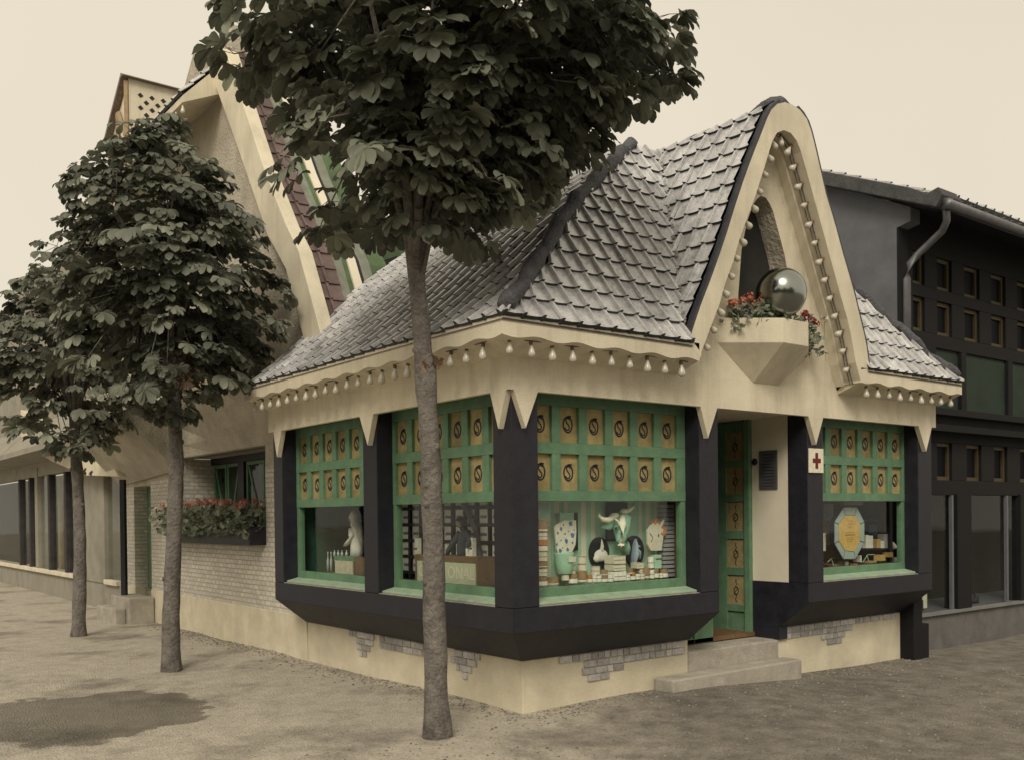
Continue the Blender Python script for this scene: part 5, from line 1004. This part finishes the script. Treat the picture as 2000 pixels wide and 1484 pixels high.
def tree(base, top, cc, rad, ntip, seed, label, th=(.088, .066), lean=None, leafs=(.15, .21), lower=.75, kink=True, perTip=(5, 7), cone=0., skirt=0, dn=1.):
    R = random.Random(seed); base = Vector(base); cc = Vector(cc)
    t = thing('chestnut_tree', tuple(base), label, 'tree', 'chestnut trees along the street')
    b = MB(); path = []; rr = []; n = 26; top = Vector(top)
    for i in range(n+1):
        f = i/n; p = base.lerp(top, f); p.x += .025*math.sin(f*5+seed); p.y += .02*math.sin(f*4+seed*2); path.append(p); r = th[0]*(1-f)+th[1]*f
        if f < .08: r *= 1+.45*(1-f/.08)**2
        r *= 1+.05*mnoise.noise(Vector((seed, f*12, 0)));
        if kink and abs(f-.72) < .03: r *= 1.12
        rr.append(r)
    path[0].z -= .15; b.loft(path, rr, 18, wob=.16)
    for k in range(6):
        f = R.uniform(.2, .85); p = path[int(f*n)]; a = R.uniform(0, 6.28); d = Vector((math.cos(a), math.sin(a), .1)); b.loft([p+d*rr[int(f*n)]*.7, p+d*rr[int(f*n)]*1.15], [.035, .018], 9)
    V, F, T = [], [], []
    # main limbs
    limbs = []
    for k in range(9):
        a = 2*PI*k/9+R.uniform(-.3, .3); el = R.uniform(.1, 1.1); d = Vector((math.cos(a)*math.cos(el)*rad[0], math.sin(a)*math.cos(el)*rad[1], math.sin(el)*rad[2])); e = cc+d*.62+Vector((0, 0, -.15)); m1 = top.lerp(e, .5)+Vector((0, 0, .12))
        limbs.append([top-Vector((0, 0, .05*k)), m1, e]); b.loft([limbs[-1][0], top.lerp(m1, .5)+Vector((0, 0, .06)), m1, e], [th[1]*.62, .034, .026, .012], 8, wob=.2)
    tips = []
    while len(tips) < ntip:
        d = Vector((R.gauss(0, 1), R.gauss(0, 1), R.gauss(0, 1))).normalized(); u = R.random()**(1/2.6)
        lump = 1+.16*mnoise.noise(d*2.2+Vector((seed, 0, 0)))+.07*mnoise.noise(d*6); x = d.z
        rf = 1 if x > 0 else (1-(1-lower)*(-x)**.8)
        rf = rf*(1-cone*max(0, x)**1.2); p = cc+Vector((d.x*rad[0]*rf, d.y*rad[1]*rf, d.z*rad[2]*(1 if x > 0 else dn)))*u*lump
        tips.append((p, d, u))
    for _ in range(skirt):
        a = R.uniform(0, 6.28); q = R.uniform(.15, .95); p = top+Vector((math.cos(a)*q, math.sin(a)*q, R.uniform(-.02, .35)+q*.25)); tips.append((p, Vector((math.cos(a), math.sin(a), -.5)).normalized(), 1))
    for p, d, u in tips:
        l = min(limbs, key=lambda l: min((l[1]-p).length, (l[2]-p).length)); q = min(l[1:], key=lambda q: (q-p).length)
        if R.random() < .55: b.loft([q, q.lerp(p, .5)+Vector((0, 0, R.uniform(-.03, .08))), p], [.011, .007, .004], 5)
        base_t = R.uniform(.65, 1.35)
        for _ in range(R.randint(*perTip)):
            o = Vector((R.gauss(0, 1), R.gauss(0, 1), R.gauss(.1, .55))); o = (o.normalized()+d*.75).normalized(); o.z = max(o.z, -.45); o.normalize()
            pl = R.uniform(.07, .17); a0 = p+o*pl; nn = (Vector((0, 0, 1))+d*.55+Vector((R.gauss(0, .28), R.gauss(0, .28), 0))).normalized(); dd = (o-nn*o.dot(nn)).normalized()
            if R.random() < .5: b.loft([p, a0], [.003, .0022], 3)
            leaf_mesh(V, F, T, a0, dd, nn, R.uniform(*leafs), base_t*R.uniform(.75, 1.3)*(1.0), R)
    part('trunk', b, BARK, t, smooth=True)
    me = bpy.data.meshes.new('crown'); me.from_pydata([tuple(Vector(v)-base) for v in V], [], F); me.materials.append(LEAF); ca = me.color_attributes.new('tint', 'FLOAT_COLOR', 'POINT'); A = np.ones((len(T), 4), np.float32); A[:, :3] = np.array(T)[:, None]*np.array([1, 1, .95]); ca.data.foreach_set('color', A.ravel()); me.polygons.foreach_set('use_smooth', [True]*len(me.polygons))
    o = bpy.data.objects.new('crown', me); COL.objects.link(o); o.parent = t; ORG[o.name] = base
    return t, path, rr
t1, path1, r1 = tree((-.49, .20, -.01), (-.60, .28, 3.42), (-.34, .08, 4.68), (1.6, 1.52, 1.58), 520, 11, 'nearest chestnut tree, dark broad crown in front of the tiled roof', lower=.45, skirt=34, dn=.72, leafs=(.11, .205), th=(.083, .058))
t2, path2, r2 = tree((-.935, 4.36, -.02), (-.90, 4.4, 2.95), (-.98, 4.36, 3.95), (1.2, 1.2, 1.5), 290, 23, 'middle chestnut tree standing before the flower box', th=(.088, .062), lower=.8, cone=.4, skirt=20, leafs=(.10, .20))
t3, path3, r3 = tree((-.95, 8.0, -.02), (-.95, 8.0, 2.95), (-1.02, 8.0, 3.65), (1.15, 1.15, 1.3), 200, 37, 'farthest chestnut tree at the left edge by the curtained shop', th=(.085, .06), lower=.8, cone=.3, leafs=(.10, .20))
# small sprouts and withered leaves on the trunks
def sprout(parent, p, n, s, m_, lab, seed, dirn=(-.3, -1, 0)):
    R = random.Random(seed); V, F, T = [], [], []; b = MB()
    for _ in range(n):
        d = Vector((R.gauss(0, 1), R.gauss(0, 1), R.gauss(-.2, .6))).normalized(); d = (d+Vector(dirn)*.6).normalized(); nn = d.orthogonal().normalized(); nn = nn if nn.z > 0 else -nn; a0 = Vector(p)+d*R.uniform(.02, .12); leaf_mesh(V, F, T, a0, d, nn, s*R.uniform(.6, 1.2), R.uniform(.7, 1.3), R)
    b.v, b.f, b.t, b.mi = V, F, T, [0]*len(F); return part('sprout', b, m_, parent, fix=False, label=lab)
sprout(t1, (-.62, .12, 2.53), 7, .055, DEADLEAF, 'dry twig with withered leaves', 5, (1, -.4, 0)); sprout(t2, (-.86, 4.27, 2.95), 26, .10, DEADLEAF, 'bunch of brown withered leaves', 6, (.8, -.5, -.8)); sprout(t2, (-.86, 4.27, 3.15), 16, .10, DEADLEAF, 'brown withered leaves', 9, (.8, -.5, -.3)); sprout(t3, (-.9, 7.9, 2.15), 6, .06, LEAF, None, 8, (1, -.5, 0)); sprout(t2, (-.9, 4.27, 2.1), 3, .04, LEAF, None, 7, (1, -.5, 0))
# unseen trees behind the camera, added to darken reflections in glass and ball
V, F, T = [], [], []; R = random.Random(5); b = MB()
for _ in range(9000):
    a = math.radians(R.uniform(150, 310)); rr_ = R.uniform(15, 19); p = Vector((CP.x+rr_*math.sin(a), CP.y+rr_*math.cos(a), R.uniform(0, 1)**.7*(6.5+1.6*math.sin(a*9)))); d = Vector((R.gauss(0, 1), R.gauss(0, 1), R.gauss(0, 1))).normalized(); e = d.orthogonal().normalized(); f = d.cross(e); s_ = R.uniform(.25, .6); o = len(V)
    V += [tuple(p+e*s_), tuple(p+f*s_), tuple(p-e*s_), tuple(p-f*s_)]; F.append((o, o+1, o+2, o+3)); T += [R.uniform(.7, 1.3)]*4
b.v, b.f, b.t, b.mi = V, F, T, [0]*len(F); solo('reflection_wood', b, LEAF, (0, 0, 0), 'unseen wood behind the camera, added to darken reflections', 'wood', kind='stuff', fix=False)
# ================================================================ light
w = bpy.data.worlds.new('World'); SC.world = w; w.use_nodes = True; nt = w.node_tree; N = nt.nodes; L = nt.links; bg = N['Background']
sd = Vector((-.62, -.62, .75)).normalized(); el = math.asin(sd.z); az = math.atan2(sd.x, sd.y)
sk = N.new('ShaderNodeTexSky'); sk.sky_type = 'NISHITA'; sk.sun_disc = False; sk.sun_elevation = el; sk.sun_rotation = az; sk.dust_density = 6; sk.air_density = 1.5
bw = N.new('ShaderNodeRGBToBW'); L.new(sk.outputs[0], bw.inputs[0])
mc = N.new('ShaderNodeMix'); mc.data_type = 'RGBA'; mc.inputs[0].default_value = .85; mc.inputs[7].default_value = (8.3, 7.5, 6.05, 1)
tn = N.new('ShaderNodeMix'); tn.data_type = 'RGBA'; tn.blend_type = 'MULTIPLY'; tn.inputs[0].default_value = 1; tn.inputs[7].default_value = (1.1, .98, .77, 1); L.new(bw.outputs[0], tn.inputs[6]); L.new(tn.outputs[2], mc.inputs[6])
cl = N.new('ShaderNodeTexNoise'); cl.inputs['Scale'].default_value = 1.6; cl.inputs['Detail'].default_value = 4; wt = N.new('ShaderNodeTexCoord'); L.new(wt.outputs['Generated'], cl.inputs['Vector']); cr = N.new('ShaderNodeMapRange'); cr.inputs[3].default_value = .9; cr.inputs[4].default_value = 1.1; L.new(cl.outputs['Fac'], cr.inputs[0]); cm = N.new('ShaderNodeMix'); cm.data_type = 'RGBA'; cm.blend_type = 'MULTIPLY'; cm.inputs[0].default_value = 1; L.new(mc.outputs[2], cm.inputs[6]); L.new(cr.outputs[0], cm.inputs[7]); L.new(cm.outputs[2], bg.inputs['Color']); bg.inputs['Strength'].default_value = .1
sl_ = bpy.data.lights.new('sun', 'SUN'); sl_.energy = 1.9; sl_.angle = math.radians(22); sl_.color = (1, .92, .78); so = bpy.data.objects.new('sun', sl_); COL.objects.link(so); so.rotation_euler = sd.to_track_quat('Z', 'Y').to_euler()
SC.view_settings.view_transform = 'Standard'; SC.view_settings.look = 'None'; SC.view_settings.exposure = 0.1; SC.view_settings.gamma = 1
SC.render.engine = 'CYCLES'; SC.cycles.max_bounces = 8; SC.cycles.transparent_max_bounces = 16
